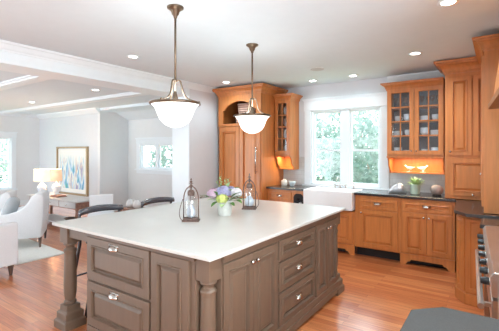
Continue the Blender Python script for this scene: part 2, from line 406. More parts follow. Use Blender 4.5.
window(2, FR((-11.2, 0, 0), (0, 1, 0), (1, 0, 0)), 3.5, 4.40, .5, 1.93, .13, [], cas=.12, rail=1.2, head=.14, muntin=(.85, 1.55))
window(3, FR((0, AY, 0), (1, 0, 0), (0, -1, 0)), -7.6, -6.3, 1.10, 1.74, .1, [(-7.03, -6.93)], cas=.13, head=.13, lattice=True)
window(4, FR((XR, 0, 0), (0, 1, 0), (-1, 0, 0)), .3, 1.5, 1.05, 2.25, .13, [], cas=.1, rail=1.65)  # added window out of view, framing the side fill light
# tile behind the worktops
b = BM(); box(b, -3.30, -2.87, 5.858, 5.87, .94, 1.45); box(b, -1.40, -.56, 5.858, 5.87, .94, 1.45); struct('trim_backsplash', b, TILEM)

# ================================================================== kitchen cabinets
TB = FR((0, 0, 0), (1, 0, 0), (0, -1, 0))      # face frame of cabinets facing the camera; origin y set per cabinet
def TF(y): return FR((0, y, 0), (1, 0, 0), (0, -1, 0))

# ---- tall panelled refrigerator cabinet
fx0, fx1, fy, bz = -4.235, -3.30, 5.10, .10
t = thing('refrigerator_cabinet', 'tall wooden panelled refrigerator cabinet with arched open niche and chrome handle', 'cabinet', (0, 0, 0))
b = BM()
box(b, fx0, fx0 + .03, fy, 5.86, 0, 2.56); box(b, fx1 - .03, fx1, fy, 5.86, 0, 2.56)
box(b, fx0 + .03, fx1 - .03, fy + .02, 5.86, .1, 2.0); box(b, fx0 + .03, fx1 - .03, 5.84, 5.86, 2.0, 2.56); box(b, fx0 + .03, fx1 - .03, fy + .002, 5.84, 2.0, 2.03); box(b, fx0 + .03, fx1 - .03, fy + .002, 5.84, 2.52, 2.56)
ob('carcass', b, WOOD, t, .003)
b = BM()                                          # arched face of the niche
ax0, ax1 = fx0 + .1, fx1 - .1; N = 18; pts = []
def arch(x):
    u = (x - ax0) / (ax1 - ax0); return 2.29 + .15 * math.sin(PI * min(1, max(0, (u * 1.16 - .08)))) ** .55 if .07 < u < .93 else 2.29
top = [(ax0 + (ax1 - ax0) * i / N) for i in range(N + 1)]
for a_, b_ in zip(top, top[1:]):
    za, zb = arch(a_), arch(b_)
    loops(b, [[V(TF(fy), a_, n, za), V(TF(fy), b_, n, zb), V(TF(fy), b_, n, 2.56), V(TF(fy), a_, n, 2.56)] for n in (-.02, .018)])
box(b, fx0, ax0, -.02, .018, 2.0, 2.56, TF(fy)); box(b, ax1, fx1, -.02, .018, 2.0, 2.56, TF(fy)); box(b, ax0, ax1, -.02, .018, 2.0, 2.045, TF(fy))
ob('niche_face', b, WOOD, t)
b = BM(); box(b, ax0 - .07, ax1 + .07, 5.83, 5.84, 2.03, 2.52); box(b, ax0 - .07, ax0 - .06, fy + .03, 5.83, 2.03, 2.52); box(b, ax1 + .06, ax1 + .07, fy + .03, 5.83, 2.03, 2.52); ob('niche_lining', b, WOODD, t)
b = BM(); crown(b, fx0, fx1, fy - .018, 5.86, 2.545, g=(.9, 1, 1, 0), k=1.12); ob('crown_molding', b, WOOD, t)
mid = -3.76
for x0, x1 in ((fx0 + .02, mid - .005), (mid + .005, fx1 - .02)):
    b = BM(); panel(b, TF(fy), x0, x1, .84, 1.985, st=.075); d = ob('door', b, WOOD, t)
    if x0 > -4: bar('handle', d, TF(fy), fx1 - .085, 1.17, 1.62, .02, r=.011)
for z0, z1 in ((.12, .46), (.47, .82)):
    b = BM(); panel(b, TF(fy), fx0 + .02, fx1 - .02, z0, z1, st=.07); d = ob('drawer', b, WOOD, t); cup('cup_pull', d, TF(fy), mid, (z0 + z1) / 2)
b = BM(); box(b, -.0, .03, 0, .01, 0, 1); b.free()
# baskets in the niche
WEAVE = bpy.data.materials.new('striped_basket_weave'); WEAVE.use_nodes = True
nt = WEAVE.node_tree; wv = nt.nodes.new('ShaderNodeTexWave'); wv.bands_direction = 'Z'; wv.inputs['Scale'].default_value = 8; wv.inputs['Distortion'].default_value = .6
tc = nt.nodes.new('ShaderNodeTexCoord'); rr = nt.nodes.new('ShaderNodeValToRGB'); rr.color_ramp.elements[0].color = s2l((140, 100, 86)); rr.color_ramp.elements[1].color = s2l((216, 184, 166))
nt.links.new(tc.outputs['Object'], wv.inputs[0]); nt.links.new(wv.outputs['Fac'], rr.inputs[0]); nt.links.new(rr.outputs[0], nt.nodes['Principled BSDF'].inputs['Base Color']); nt.nodes['Principled BSDF'].inputs['Roughness'].default_value = .9
for i, (z, sx, lab) in enumerate(((2.032, .24, 'large striped woven basket at the bottom of the stack in the arched niche'), (2.225, .20, 'smaller striped woven basket on top of the stack in the arched niche'))):
    b = BM(); rings = []
    for r_, zz in ((.88, 0), (.95, .04), (1.0, .17), (1.03, .185), (.97, .185), (.93, .17), (.86, .02)):
        rings.append([Vector((sx * r_ * math.copysign(abs(math.cos(a)) ** .45, math.cos(a)), sx * .75 * r_ * math.copysign(abs(math.sin(a)) ** .45, math.sin(a)), zz)) for a in [2 * PI * k / 28 for k in range(28)]])
    loops(b, rings)
    o = ob('woven_basket', b, WEAVE, loc=(-3.73, 5.36, z), smooth=True); tag(o, lab, 'basket')

# ---- upper display cabinets
def upper(x0, x1, y0, z0, z1, doors, label, cols=2, crg=(1, 1, 1, 0), ledge=1.24):
    t = thing('display_cabinet', label, 'cabinet')
    yb = 5.855
    b = BM(); w_ = .022
    box(b, x0, x0 + w_, y0, yb, z0, z1); box(b, x1 - w_, x1, y0, yb, z0, z1); box(b, x0 + w_, x1 - w_, y0, yb, z0, z0 + w_); box(b, x0 + w_, x1 - w_, y0, yb, z1 - w_, z1)
    box(b, x0 - .004, x1 + .004, y0 - .012, yb, z0 - .02, z0)          # bottom rail
    ob('carcass', b, WOOD, t, .002)
    b = BM(); box(b, x0 + w_, x1 - w_, yb - .012, yb, z0 + w_, z1 - w_); ob('back_panel', b, INTERIOR_SHADE, t)  # interior shade is put into the panel colour
    nsh = 3; H = (z1 - .02 - z0)
    zs = [z0 + .09 + (z1 - z0 - .16) * k / 4 for k in (1, 2, 3)]
    for z in zs:
        b = BM(); box(b, x0 + w_, x1 - w_, y0 + .04, yb - .012, z - .008, z + .008); ob('shelf', b, WOOD, t)
    T = TF(y0)
    for i, (a, c) in enumerate(doors):
        b = BM(); frame(b, T, a, c, z0 + .025, z1 - .01, .055, -.002, .02, .005); d = ob('door', b, WOOD, t, .001)
        ga, gc, g0, g1 = a + .06, c - .06, z0 + .085, z1 - .07
        b = BM()
        for k in range(1, cols): xm = ga + (gc - ga) * k / cols; box(b, xm - .008, xm + .008, .004, .016, g0, g1, T)
        for z in zs: box(b, ga, gc, .004, .016, z - .008, z + .008, T)
        ob('muntin', b, WOOD, d)
        b = BM(); box(b, ga - .004, gc + .004, .001, .004, g0 - .004, g1 + .004, T); ob('glass_pane', b, CGLASS, d)
        kx = c - .028 if (i == 0 and len(doors) > 1) else a + .028
        knob('knob', d, T, kx, z0 + .08, .02, .012)
    b = BM(); crown(b, x0, x1, y0, yb, z1 - .02, g=crg, k=.86); ob('crown_molding', b, WOOD, t)
    # bracketed ledge below
    b = BM(); box(b, x0 + .02, x1 - .02, yb - .014, yb - .002, ledge, z0 - .02); ob('back_board', b, WOOD, t)
    for xs in ((x0, x0 + .022), (x1 - .022, x1)):
        pr = [(yb, z0 - .02), (y0 + .0, z0 - .02), (y0 + .02, z0 - .035), (y0 + .05, z0 - .08), (y0 + .06, z0 - .13), (y0 + .085, z0 - .17), (y0 + .13, z0 - .2), (y0 + .15, ledge - .02), (yb, ledge - .02)]
        b = BM(); prism(b, pr, xs[0], xs[1], fn=lambda a, c, x: (x, a, c)); ob('side_bracket', b, WOOD, t, .002)
    b = BM(); box(b, x0 + .022, x1 - .022, y0 + .15, yb - .002, ledge - .018, ledge); ob('ledge', b, WOOD, t)
    return t, zs
UY = 5.52
t1, zsR = upper(-1.353, -.605, UY, 1.475, 2.465, [(-1.345, -.982), (-.976, -.613)], 'double glass-door display cabinet with white dishes, right of the kitchen window', crg=(1, 0, 1, 0))
t2, zsL = upper(-3.284, -2.975, UY, 1.475, 2.465, [(-3.276, -2.983)], 'narrow single glass-door display cabinet beside the refrigerator cabinet', crg=(0, 1, 1, 0))
def undercab(name, x, wx, p):
    area(name, (x, 5.64, 1.448), (0, 0, 0), wx, .05, p, (1, .80, .5))
undercab('undercabinet_strip_light_right', -.98, .6, 3); undercab('undercabinet_strip_light_left', -3.13, .22, 1.8)

# ---- tall pantry cabinet standing on the counter
t = thing('pantry_cabinet', 'tall wooden cabinet standing on the counter in the right corner', 'cabinet')
px0, px1, py = -.565, .62, 5.25
b = BM(); box(b, px0, px1, py, 5.855, .941, 2.58); ob('carcass', b, WOOD, t, .003)
b = BM(); crown(b, px0, px1, py, 5.855, 2.545, g=(1, 0, 1, 0), k=1.28); ob('crown_molding', b, WOOD, t)
T = TF(py)
for i, (a, c) in enumerate(((-.53, -.265), (-.255, .01), (.03, .3), (.31, .58))):
    b = BM(); panel(b, T, a, c, 1.50, 2.50, st=.05); d = ob('door', b, WOOD, t); knob('knob', d, T, (a + .03) if i % 2 == 0 else (c - .03), 1.545)
b = BM(); panel(b, T, -.53, .02, .985, 1.465, st=.055); d = ob('lift_up_door', b, WOOD, t); knob('knob', d, T, -.255, 1.01)

# ---- base cabinets along the window wall
by = 5.275
def base_cab(name, label, x0, x1, y0, z0=.13, z1=.902, foot=False, kick=True):
    t = thing(name, label, 'cabinet')
    b = BM(); box(b, x0, x1, y0, 5.855, z0, z1); box(b, x0 + .001, x1 - .001, y0 + .09, 5.855, 0, z0); ob('carcass', b, WOOD, t, .003)
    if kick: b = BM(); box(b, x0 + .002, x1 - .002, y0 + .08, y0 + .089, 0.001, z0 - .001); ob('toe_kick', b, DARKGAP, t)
    if foot:
        W = x1 - x0; pr = [(0, 0), (.07, 0), (.085, .03), (.1, .045), (.125, .05), (.14, .075), (W - .14, .075), (W - .125, .05), (W - .1, .045), (W - .085, .03), (W - .07, 0), (W, 0), (W, .135), (0, .135)]
        b = BM()
        # split in three so the outline stays convex enough
        T = TF(y0)
        for poly in ([(0, 0), (.07, 0), (.085, .03), (.1, .045), (.125, .05), (.14, .075), (.14, .135), (0, .135)], [(.14, .075), (W - .14, .075), (W - .14, .135), (.14, .135)], [(W, 0), (W, .135), (W - .14, .135), (W - .14, .075), (W - .125, .05), (W - .1, .045), (W - .085, .03), (W - .07, 0)]):
            prism(b, [(x0 + a, c) for a, c in poly], 0, .022, fn=lambda a, c, n: (a, y0 - n, c))
        box(b, x0, x1, 0, .03, .135, .15, T)
        ob('bracket_foot_base', b, WOOD, t)
    return t
t = base_cab('base_cabinet', 'wooden base cabinet with one drawer and a wine cubby, left of the farmhouse sink', -3.29, -2.575, by)
T = TF(by)
b = BM(); flat_panel(b, T, -3.265, -2.82, .72, .865, st=.03); d = ob('drawer', b, WOOD, t); cup('cup_pull', d, T, -3.04, .79)
b = BM(); panel(b, T, -3.265, -2.82, .15, .70, st=.05); d = ob('door', b, WOOD, t); knob('knob', d, T, -2.85, .66)
b = BM(); prism(b, [(-2.78, .66), (-2.60, .66), (-2.60, .79), (-2.615, .83), (-2.65, .85), (-2.73, .85), (-2.765, .83), (-2.78, .79)], 0, .004, fn=lambda a, c, n: (a, by - n, c)); ob('arched_cubby_shade', b, DARKGAP, t)  # flat dark sheet painted as the shaded hollow of the cubby
for k, (x, z) in enumerate(((-2.73, .70), (-2.65, .70), (-2.69, .76))):
    b = BM(); lathe(b, [(.0, 0), (.018, 0), (.018, .03), (.012, .035), (.012, .05), (0, .05)], (x, .004, z), 10, RXN, T)
    tag(ob('wine_bottle', b, [DGLASS, SILVER, DGLASS][k], smooth=True), ['dark wine bottle lying at the lower left of the arched cubby', 'silver-capped wine bottle lying at the lower right of the arched cubby', 'dark wine bottle lying on top of the two others in the arched cubby'][k], 'bottle')
t = base_cab('sink_cabinet', 'wooden sink base cabinet with bracket feet below the white farmhouse sink', -2.57, -1.755, by, z1=.645, foot=True)
for a, c, kx in ((-2.54, -2.17, -2.2), (-2.16, -1.79, -2.13)):
    b = BM(); panel(b, T, a, c, .16, .63, st=.05); d = ob('door', b, WOOD, t); knob('knob', d, T, kx, .59)
t = base_cab('base_cabinet', 'wooden base cabinet with one drawer over one door, right of the farmhouse sink', -1.75, -1.115, by)
b = BM(); flat_panel(b, T, -1.685, -1.15, .715, .855, st=.03); d = ob('drawer', b, WOOD, t); cup('cup_pull', d, T, -1.42, .785)
b = BM(); panel(b, T, -1.685, -1.15, .15, .695, st=.055); d = ob('door', b, WOOD, t); knob('knob', d, T, -1.65, .65)
T2 = TF(by - .02)
t = base_cab('base_cabinet', 'wooden base cabinet with a wide drawer, two doors and bracket feet, below the potted plant', -1.11, -.45, by - .02, foot=True)
b = BM(); flat_panel(b, T2, -1.075, -.48, .735, .865, st=.03); d = ob('drawer', b, WOOD, t); cup('cup_pull', d, T2, -.78, .80)
for a, c, kx in ((-1.075, -.782, -.81), (-.773, -.48, -.745)):
    b = BM(); panel(b, T2, a, c, .17, .715, st=.05); d = ob('door', b, WOOD, t); knob('knob', d, T2, kx, .66)
# ---- right-hand run
t = thing('base_cabinet', 'wooden corner base cabinet with an angled end panel beside the range', 'cabinet')
poly = [(-.36, 5.25), (-.36, 4.38), (-.27, 4.24), (-.095, 4.2), (-.095, 3.64), (.62, 3.64), (.62, 5.25)]
b = BM(); prism(b, poly, 0, .885); ob('carcass', b, WOOD, t, .003)
b = BM(); prism(b, [(-.375, 4.9), (-.375, 4.37), (-.278, 4.222), (-.11, 4.182), (-.10, 4.2), (-.27, 4.24), (-.36, 4.38), (-.36, 4.9)], 0.002, .11); ob('base_molding', b, WOOD, t, .004)
TE = FR((-.36, 4.38, 0), Vector((.09, -.14, 0)).normalized(), Vector((-.14, -.09, 0)).normalized())
b = BM(); flat_panel(b, TE, .01, .156, .13, .87, st=.03, t=.012); ob('angled_panel', b, WOOD, t)
TE = FR((-.27, 4.24, 0), Vector((.175, -.04, 0)).normalized(), Vector((-.04, -.175, 0)).normalized())
b = BM(); flat_panel(b, TE, .008, .17, .13, .87, st=.03, t=.012); ob('end_panel', b, WOOD, t)
# ---- tall cabinet on the right wall
t = thing('wall_cabinet', 'tall wooden cabinet end standing on the counter at the right edge, beside the hood', 'cabinet')
b = BM(); box(b, -.115, .62, 4.2, 5.22, .941, 2.56); ob('carcass', b, WOOD, t, .003)
b = BM(); crown(b, -.115, .62, 4.2, 5.22, 2.535, g=(1, 0, 1, 0), k=1.02); ob('crown_molding', b, WOOD, t)
TS = FR((-.115, 0, 0), (0, 1, 0), (-1, 0, 0))
for y0_, y1_ in ((4.24, 4.70), (4.71, 5.18)):
    b = BM(); panel(b, TS, y0_, y1_, 1.0, 2.5, st=.06); d = ob('door', b, WOOD, t); knob('knob', d, TS, 4.72 - .05 if y0_ < 4.5 else 4.75, 1.3)
# ---- range hood
t = thing('range_hood', 'wooden range hood with a sloping front at the right edge', 'range hood', (-.055, 3.62, 0), math.radians(4.5))
hp = [(0, 1.92), (0, 1.965), (.02, 1.99), (.075, 2.42), (.075, 2.70), (.5, 2.70), (.5, 1.92)]
b = BM(); prism(b, hp, -1.5, 0, fn=lambda a, c, y: (a, y, c)); ob('hood_body', b, WOOD, t, .004)
b = BM(); prism(b, [(-.014, 1.905), (-.014, 1.95), (0, 1.95), (0, 1.92), (.5, 1.92), (.5, 1.905)], -1.51, .01, fn=lambda a, c, y: (a, y, c)); ob('bottom_trim', b, WOODD, t, .003)

# ================================================================== worktops and sink
def slab(name, polys, m, label, z0=.886, z1=.92, bevel=.004):
    b = BM()
    for p in polys: prism(b, p, z0, z1)
    return tag(ob(name, b, m, bevel=bevel), label, 'countertop')
fyc = 5.235
slab('countertop', [[(-3.295, fyc), (-2.565, fyc), (-2.565, 5.855), (-3.295, 5.855)], [(-2.565, 5.70), (-1.755, 5.70), (-1.755, 5.855), (-2.565, 5.855)], [(-1.755, fyc), (-1.13, fyc), (-1.11, fyc - .02), (-.43, fyc - .02), (-.375, 4.28), (-.26, 4.10), (.62, 4.10), (.62, 5.855), (-1.755, 5.855)]], GRANITE, 'dark polished stone worktop running under the window and round the right corner', z0=.903, z1=.937)
slab('countertop', [[(-.13, 3.66), (.62, 3.66), (.62, 4.095), (-.13, 4.095)]], GRANITE, 'short dark stone worktop between the corner worktop and the range', z1=.92)
slab('countertop', [[(-.285, .75), (-.285, 1.54), (-.185, 1.64), (.62, 1.64), (.62, .75)]], GRANITE2, 'dark grey stone worktop with a clipped corner, nearest the camera at the bottom right', z1=.92)
t = thing('base_cabinet', 'wooden base cabinet hidden below the nearest grey worktop', 'cabinet')
b = BM(); prism(b, [(-.25, .8), (-.25, 1.5), (-.16, 1.6), (.62, 1.6), (.62, .8)], 0, .885); ob('carcass', b, WOOD, t)

t = thing('farmhouse_sink', 'white farmhouse sink with deep apron front below the kitchen window', 'sink')
b = BM(); sx0, sx1, sy0, sy1, sz0, sz1 = -2.555, -1.765, 5.17, 5.69, .665, .945
rim = .03
rings = []
def rr_(i, z): return [Vector((sx0 + i, sy0 + i, z)), Vector((sx1 - i, sy0 + i, z)), Vector((sx1 - i, sy1 - i, z)), Vector((sx0 + i, sy1 - i, z))]
loops(b, [rr_(0, sz0), rr_(0, sz1), rr_(rim, sz1), rr_(rim + .01, sz0 + .03)]); ob('basin', b, CERAMIC, t, .01)
t = thing('faucet', 'chrome bridge faucet with a tall arched spout behind the sink', 'faucet', (-2.17, 5.775, .938))
b = BM(); lathe(b, [(.022, 0), (.02, .012), (.011, .02), (.011, .1)], (0, 0, 0), 12); tube(b, [(0, 0, .09)] + bez((0, 0, .1), (0, 0, .2), (0, -.16, .22), (0, -.17, .10), 10), .009, 8); ob('spout', b, NICKEL, t, smooth=True)
for sx in (-.09, .1):
    b = BM(); lathe(b, [(.02, 0), (.018, .01), (.01, .02), (.012, .055), (.016, .06), (.006, .068)], (sx, 0, 0), 10); box(b, sx - .03, sx + .03, -.005, .005, .058, .066); ob('lever', b, NICKEL, t, smooth=False)
b = BM(); tube(b, [(-.09, 0, .035), (.1, 0, .035)], .007, 8); ob('bridge', b, NICKEL, t, smooth=True)
t = thing('side_sprayer', 'small chrome side sprayer to the right of the faucet', 'sprayer', (-1.94, 5.775, .938))
b = BM(); lathe(b, [(.017, 0), (.015, .02), (.009, .03), (.011, .09), (.014, .1), (.006, .108)], (0, 0, 0), 10); ob('sprayer', b, NICKEL, t, smooth=True)

# ================================================================== island
IX0, IX1, IY0, IY1 = -3.235, -1.39, 1.59, 3.872
t = thing('kitchen_island', 'large taupe kitchen island with a white stone top and turned corner posts', 'kitchen island', (0, 0, 0))
b = BM(); box(b, IX0, IX1, IY0, IY1, .897, .922); ob('stone_top', b, QUARTZ, t, .005)
bx0, bx1, byy0, byy1 = -2.755, -1.44, 1.64, 3.835
b = BM(); box(b, bx0, bx1 - .11, byy0, byy1 - .02, .09, .896); box(b, bx1 - .11, bx1, byy0 + .115, byy1 - .115, .09, .896); ob('carcass', b, PAINT, t, .002)
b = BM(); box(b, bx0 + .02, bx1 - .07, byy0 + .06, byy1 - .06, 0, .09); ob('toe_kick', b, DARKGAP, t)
# aprons under the overhang
b = BM(); box(b, IX0 + .13, bx0, 1.655, 1.68, .80, .896); box(b, IX0 + .055, IX0 + .08, 1.73, 3.73, .80, .896); box(b, IX0 + .13, bx0, 3.78, 3.805, .80, .896); ob('apron', b, PAINT, t, .002)
T = TF(byy0)                                       # short side facing the camera-left
for z0, z1 in ((.525, .862), (.155, .505)):
    b = BM(); panel(b, T, -2.735, -1.975, z0, z1, st=.06, t=.018); d = ob('drawer', b, PAINT, t); cup('cup_pull', d, T, -2.375, z1 - .05, .018, .055, .026, .032)
b = BM(); panel(b, T, -1.955, -1.60, .155, .862, st=.06, t=.018); ob('side_panel', b, PAINT, t)
TR = FR((bx1, 0, 0), (0, 1, 0), (1, 0, 0))
for i, (a, c) in enumerate(((1.765, 2.095), (2.10, 2.43), (3.165, 3.43), (3.435, 3.705))):
    b = BM(); panel(b, TR, a, c, .155, .83, st=.05, t=.018); d = ob('door', b, PAINT, t); knob('knob', d, TR, (c - .03) if i % 2 == 0 else (a + .03), .775, .018, .016)
for z0, z1 in ((.675, .835), (.43, .655), (.155, .41)):
    b = BM(); panel(b, TR, 2.465, 3.13, z0, z1, st=.04, t=.018); d = ob('drawer', b, PAINT, t); cup('cup_pull', d, TR, 2.80, (z0 + z1) / 2 - .002, .018, .045, .024, .028)
b = BM(); rects(b, TR, 1.76, 3.72, .09, .15, [(0, -.01), (0, .02), (.004, .024)]); box(b, bx0 + .02, bx1 - .12, byy0 - .02, byy0, .09, .15)
box(b, bx1 - .0, bx1 + .03, 1.76, 3.72, .03, .09); box(b, bx0 + .02, bx1 - .12, byy0 - .025, byy0, .02, .09)
ob('base_molding', b, PAINT, t, .004)
b = BM(); rects(b, TR, 1.76, 3.72, .845, .896, [(0, -.01), (0, .018), (.004, .02)]); box(b, bx0 + .01, bx1 - .11, byy0 - .018, byy0, .866, .896); ob('top_rail', b, PAINT, t)
def post(cx, cy, r=.052, s=.06, base=True):
    b = BM()
    box(b, cx - s, cx + s, cy - s, cy + s, .745, .896)
    lathe(b, [(r * .8, .748), (r * 1.02, .74), (r * 1.06, .728), (r * .95, .72), (r * .72, .712), (r * .7, .695), (r * .95, .685), (r * 1.06, .675), (r * .98, .66), (r * .92, .64), (r * .98, .5), (r * 1.04, .38), (r * 1.02, .3), (r * .86, .25), (r * .78, .235), (r * 1.0, .225), (r * 1.02, .212), (r * .8, .205), (r * .8, .19)], (cx, cy, 0), 24)
    e = 1.0
    def sq(h, z): return [Vector((cx - h, cy - h, z)), Vector((cx + h, cy - h, z)), Vector((cx + h, cy + h, z)), Vector((cx - h, cy + h, z))]
    loops(b, [sq(s * .75, .2), sq(s * .98, .195), sq(s * 1.0, .15), sq(s * 1.28, .138), sq(s * 1.34, .13), sq(s * 1.34, .08), sq(s * 1.55, .068), sq(s * 1.6, .06), sq(s * 1.6, 0)])
    return b
for cx, cy in ((-3.13, 1.70), (-1.50, 1.70), (-1.50, 3.775), (-3.13, 3.775)):
    o = ob('corner_post', post(cx, cy), PAINT, t, .0015, smooth=False)

# ================================================================== things on the island
def lantern(x, y, rz, k, label, tall):
    t = thing('lantern', label, 'lantern', (x, y, .922), rz); t.scale = (.9, .9, .98)
    b = BM(); box(b, -.085, .085, -.06, .06, 0, .012); box(b, -.075, .075, -.05, .05, .012, .03); ob('base', b, RUST, t, .004)
    b = BM(); lathe(b, [(.048, .031), (.058, .04), (.06, .06), (.06, .18), (.055, .205), (.035, .23), (.03, .238)], (0, 0, 0), 20, cap=False); ob('glass_jar', b, JGLASS, t, smooth=True)
    b = BM(); lathe(b, [(.034, .234), (.036, .25), (.036, .268), (.03, .272), (.026, .282), (.008, .288), (.008, .3), (.016, .306), (.006, .315), (.004, .322)], (0, 0, 0), 16)
    ob('cap', b, RUST, t, smooth=False)
    for s in (-1, 1):
        b = BM(); tube(b, [(s * .074, 0, .02), (s * .074, 0, .19)] + bez((s * .074, 0, .19), (s * .074, 0, .26), (s * .05, 0, .31), (0, 0, .322), 8), .006, 6); ob('frame_arch', b, RUST, t, smooth=True)
        b = BM(); tube(b, [(0, s * .056, .02), (0, s * .056, .17)] + bez((0, s * .056, .17), (0, s * .056, .2), (0, s * .05, .22), (0, s * .036, .25), 5), .003, 6); ob('upright', b, RUST, t, smooth=True)
    b = BM(); lathe(b, [(.012, .318), (.016, .328), (.006, .34), (.005, .352), (.014, .358), (.014, .364), (.004, .372), (.01, .382), (.003, .394)], (0, 0, 0), 10)
    tube(b, [(-.02, 0, .345), (0, 0, .35), (.02, 0, .345)], .004, 6); ob('finial', b, RUST, t, smooth=True)
    b = BM(); tube(b, bez((-.082, 0, .2), (-.13, -.02, .08), (-.12, -.03, .02), (-.06, -.066, .008), 10), .004, 6); ob('bail_handle', b, RUST, t, smooth=True)
    return t
lantern(-2.275, 2.345, .608, 1, 'rusty metal and glass lantern standing left of the flower pot', 1)
lantern(-2.222, 3.19, 3.6, 1, 'rusty metal and glass lantern standing behind and right of the flower pot', 1)
for x, y, m_, l_, k in ((-2.275, 2.345, STONE, 'pale blue-grey egg-shaped stone inside the lantern left of the flower pot', .9), (-2.222, 3.19, STONE, 'pale lavender-white egg-shaped stone inside the lantern behind the flower pot', 1.12)):
    b = BM(); lathe(b, [(0, 0), (.028 * k, .006), (.044 * k, .03), (.045 * k, .055), (.035 * k, .085), (.018 * k, .11), (0, .118)], (0, 0, 0), 16); tag(ob('decorative_stone', b, m_, smooth=True, loc=(x, y, .952)), l_, 'ornament')

def blob(bm, c, r, n=150, s=.021, seed=0):
    rnd = random.Random(seed)
    for i in range(n):
        z = 1 - 1.7 * (i + .5) / n; a = i * 2.39996; q = math.sqrt(max(0, 1 - z * z))
        d = Vector((q * math.cos(a), q * math.sin(a), z)); p = Vector(c) + Vector((d.x * 1.08, d.y * 1.08, d.z * .82)) * r * (1 + rnd.uniform(-.22, .16))
        u = d.orthogonal().normalized(); v = d.cross(u); th = rnd.uniform(0, 6)
        u, v = u * math.cos(th) + v * math.sin(th), v * math.cos(th) - u * math.sin(th)
        for w_ in (u, -u, v, -v):
            sd = d.cross(w_)
            a0 = bm.verts.new(p); a1 = bm.verts.new(p + w_ * s * .6 + sd * s * .4 + d * s * .18); a2 = bm.verts.new(p + w_ * s + d * s * .1); a3 = bm.verts.new(p + w_ * s * .6 - sd * s * .4 + d * s * .18)
            bm.faces.new((a0, a1, a2, a3))
    bmesh.ops.create_icosphere(bm, subdivisions=2, radius=r * .72, matrix=Matrix.Translation(c))
    return bm
def leaf(bm, base, tip, w, droop=.0, seg=6):
    base, tip = Vector(base), Vector(tip); d = tip - base; side = d.cross(Vector((0, 0, 1)))
    side = side.normalized() if side.length > 1e-5 else Vector((1, 0, 0)); up = side.cross(d).normalized()
    L, R, M_ = [], [], []
    for i in range(seg + 1):
        t_ = i / seg; p = base + d * t_ + up * droop * math.sin(PI * t_); ww = w * math.sin(PI * min(.98, t_ * .92 + .06)) ** .8
        L.append(bm.verts.new(p + side * ww + up * ww * .25)); R.append(bm.verts.new(p - side * ww + up * ww * .25)); M_.append(bm.verts.new(p))
    for i in range(seg):
        bm.faces.new((L[i], L[i + 1], M_[i + 1], M_[i])); bm.faces.new((M_[i], M_[i + 1], R[i + 1], R[i]))
    return bm
t = thing('flower_arrangement', 'potted arrangement of lavender, pink and lime hydrangeas in a pale pot on the island', 'flowers', (-2.20, 2.735, .922), .608)
b = BM(); lathe(b, [(.058, 0), (.064, .01), (.078, .13), (.082, .15), (.076, .152), (.07, .14), (.066, .12)], (0, 0, 0), 28); ob('pot', b, POT, t, smooth=True)
b = BM(); lathe(b, [(.0, .1), (.07, .125), (.0, .14)], (0, 0, 0), 16); ob('soil', b, DARKGAP, t)
for c, r, m_, l_ in (((-.105, -.02, .215), .058, PINK, 'pink hydrangea bloom'), ((-.005, -.03, .235), .068, PURPLE, 'lavender hydrangea bloom'), ((-.02, -.09, .175), .052, LIME, 'lime hydrangea bloom'), ((.11, .0, .22), .055, WHITEP, 'white hydrangea bloom'), ((.05, .07, .23), .055, PURPLE, 'lavender hydrangea bloom'), ((-.06, .08, .22), .05, WHITEP, 'white hydrangea bloom')):
    o = ob('bloom', blob(BM(), c, r * .88, seed=int(r * 1e4)), m_, t); o['label'] = l_
rnd = random.Random(3)
LV = [((.06, -.05, .17), (.17, -.07, .235), .045), ((-.07, -.04, .16), (-.17, -.08, .19), .04), ((.0, -.1, .12), (-.02, -.15, .10), .03), ((.07, .02, .23), (.15, .02, .27), .035), ((-.1, .02, .2), (-.17, .05, .24), .03), ((-.03, -.1, .14), (-.09, -.16, .17), .022), ((.02, -.09, .15), (.05, -.16, .19), .024), ((-.07, -.07, .2), (-.10, -.12, .25), .02), ((.04, -.05, .22), (.08, -.1, .27), .024), ((.09, -.04, .15), (.17, -.09, .13), .034), ((-.03, .02, .25), (-.07, 0, .31), .022), ((.03, 0, .26), (.05, -.02, .32), .022), ((.05, -.06, .15), (.17, -.08, .20), .04), ((.07, -.03, .16), (.20, -.02, .15), .034), ((-.06, -.06, .15), (-.16, -.1, .16), .03), ((-.05, -.05, .14), (-.12, -.12, .10), .026), ((.04, -.07, .13), (.10, -.13, .11), .028), ((0, .03, .25), (.07, .04, .33), .03), ((-.06, -.02, .17), (-.2, -.03, .18), .024), ((.08, .03, .18), (.18, .1, .17), .03), ((-.05, .05, .18), (-.14, .12, .2), .03), ((.05, .09, .18), (.1, .18, .2), .03), ((-.08, -.05, .16), (-.24, -.04, .2), .018)]
for i, (a, c, w_) in enumerate(LV):
    ob('leaf', leaf(BM(), a, c, w_, .012), [LEAF, LEAF, LEAFL][i % 3], t, smooth=True)
for i, (x, y, z) in enumerate(((-.05, .02, .375), (.035, .03, .355), (-.085, .04, .33), (.0, .05, .35))):
    b = BM(); tube(b, [(x * .4, y, .22), (x, y, z)], .0025, 5)
    for k in range(9):
        a = k * 2.4; zz = z - .09 + .011 * k; p = Vector((x * (.4 + .6 * (zz - .22) / (z - .22)), y, zz)); leaf(b, p, p + Vector((math.cos(a) * .022, math.sin(a) * .026, .012)), .010, 0, 3)
    ob('sprig', b, LEAFL, t)
rings = None
b = BM()
for i in range(10):
    a = i * .62; p = Vector((-.16, -.05, .19)); 
    leaf(b, (-.12 - i * .012, -.05, .19 - i * .002), (-.13 - i * .014 + math.cos(a) * .03, -.05 + math.sin(a) * .03, .2 + .012 * math.sin(a * 2)), .009, 0, 3)
ob('sprig', b, mat('dusty_sage_leaf', (112, 122, 108), .7), t)

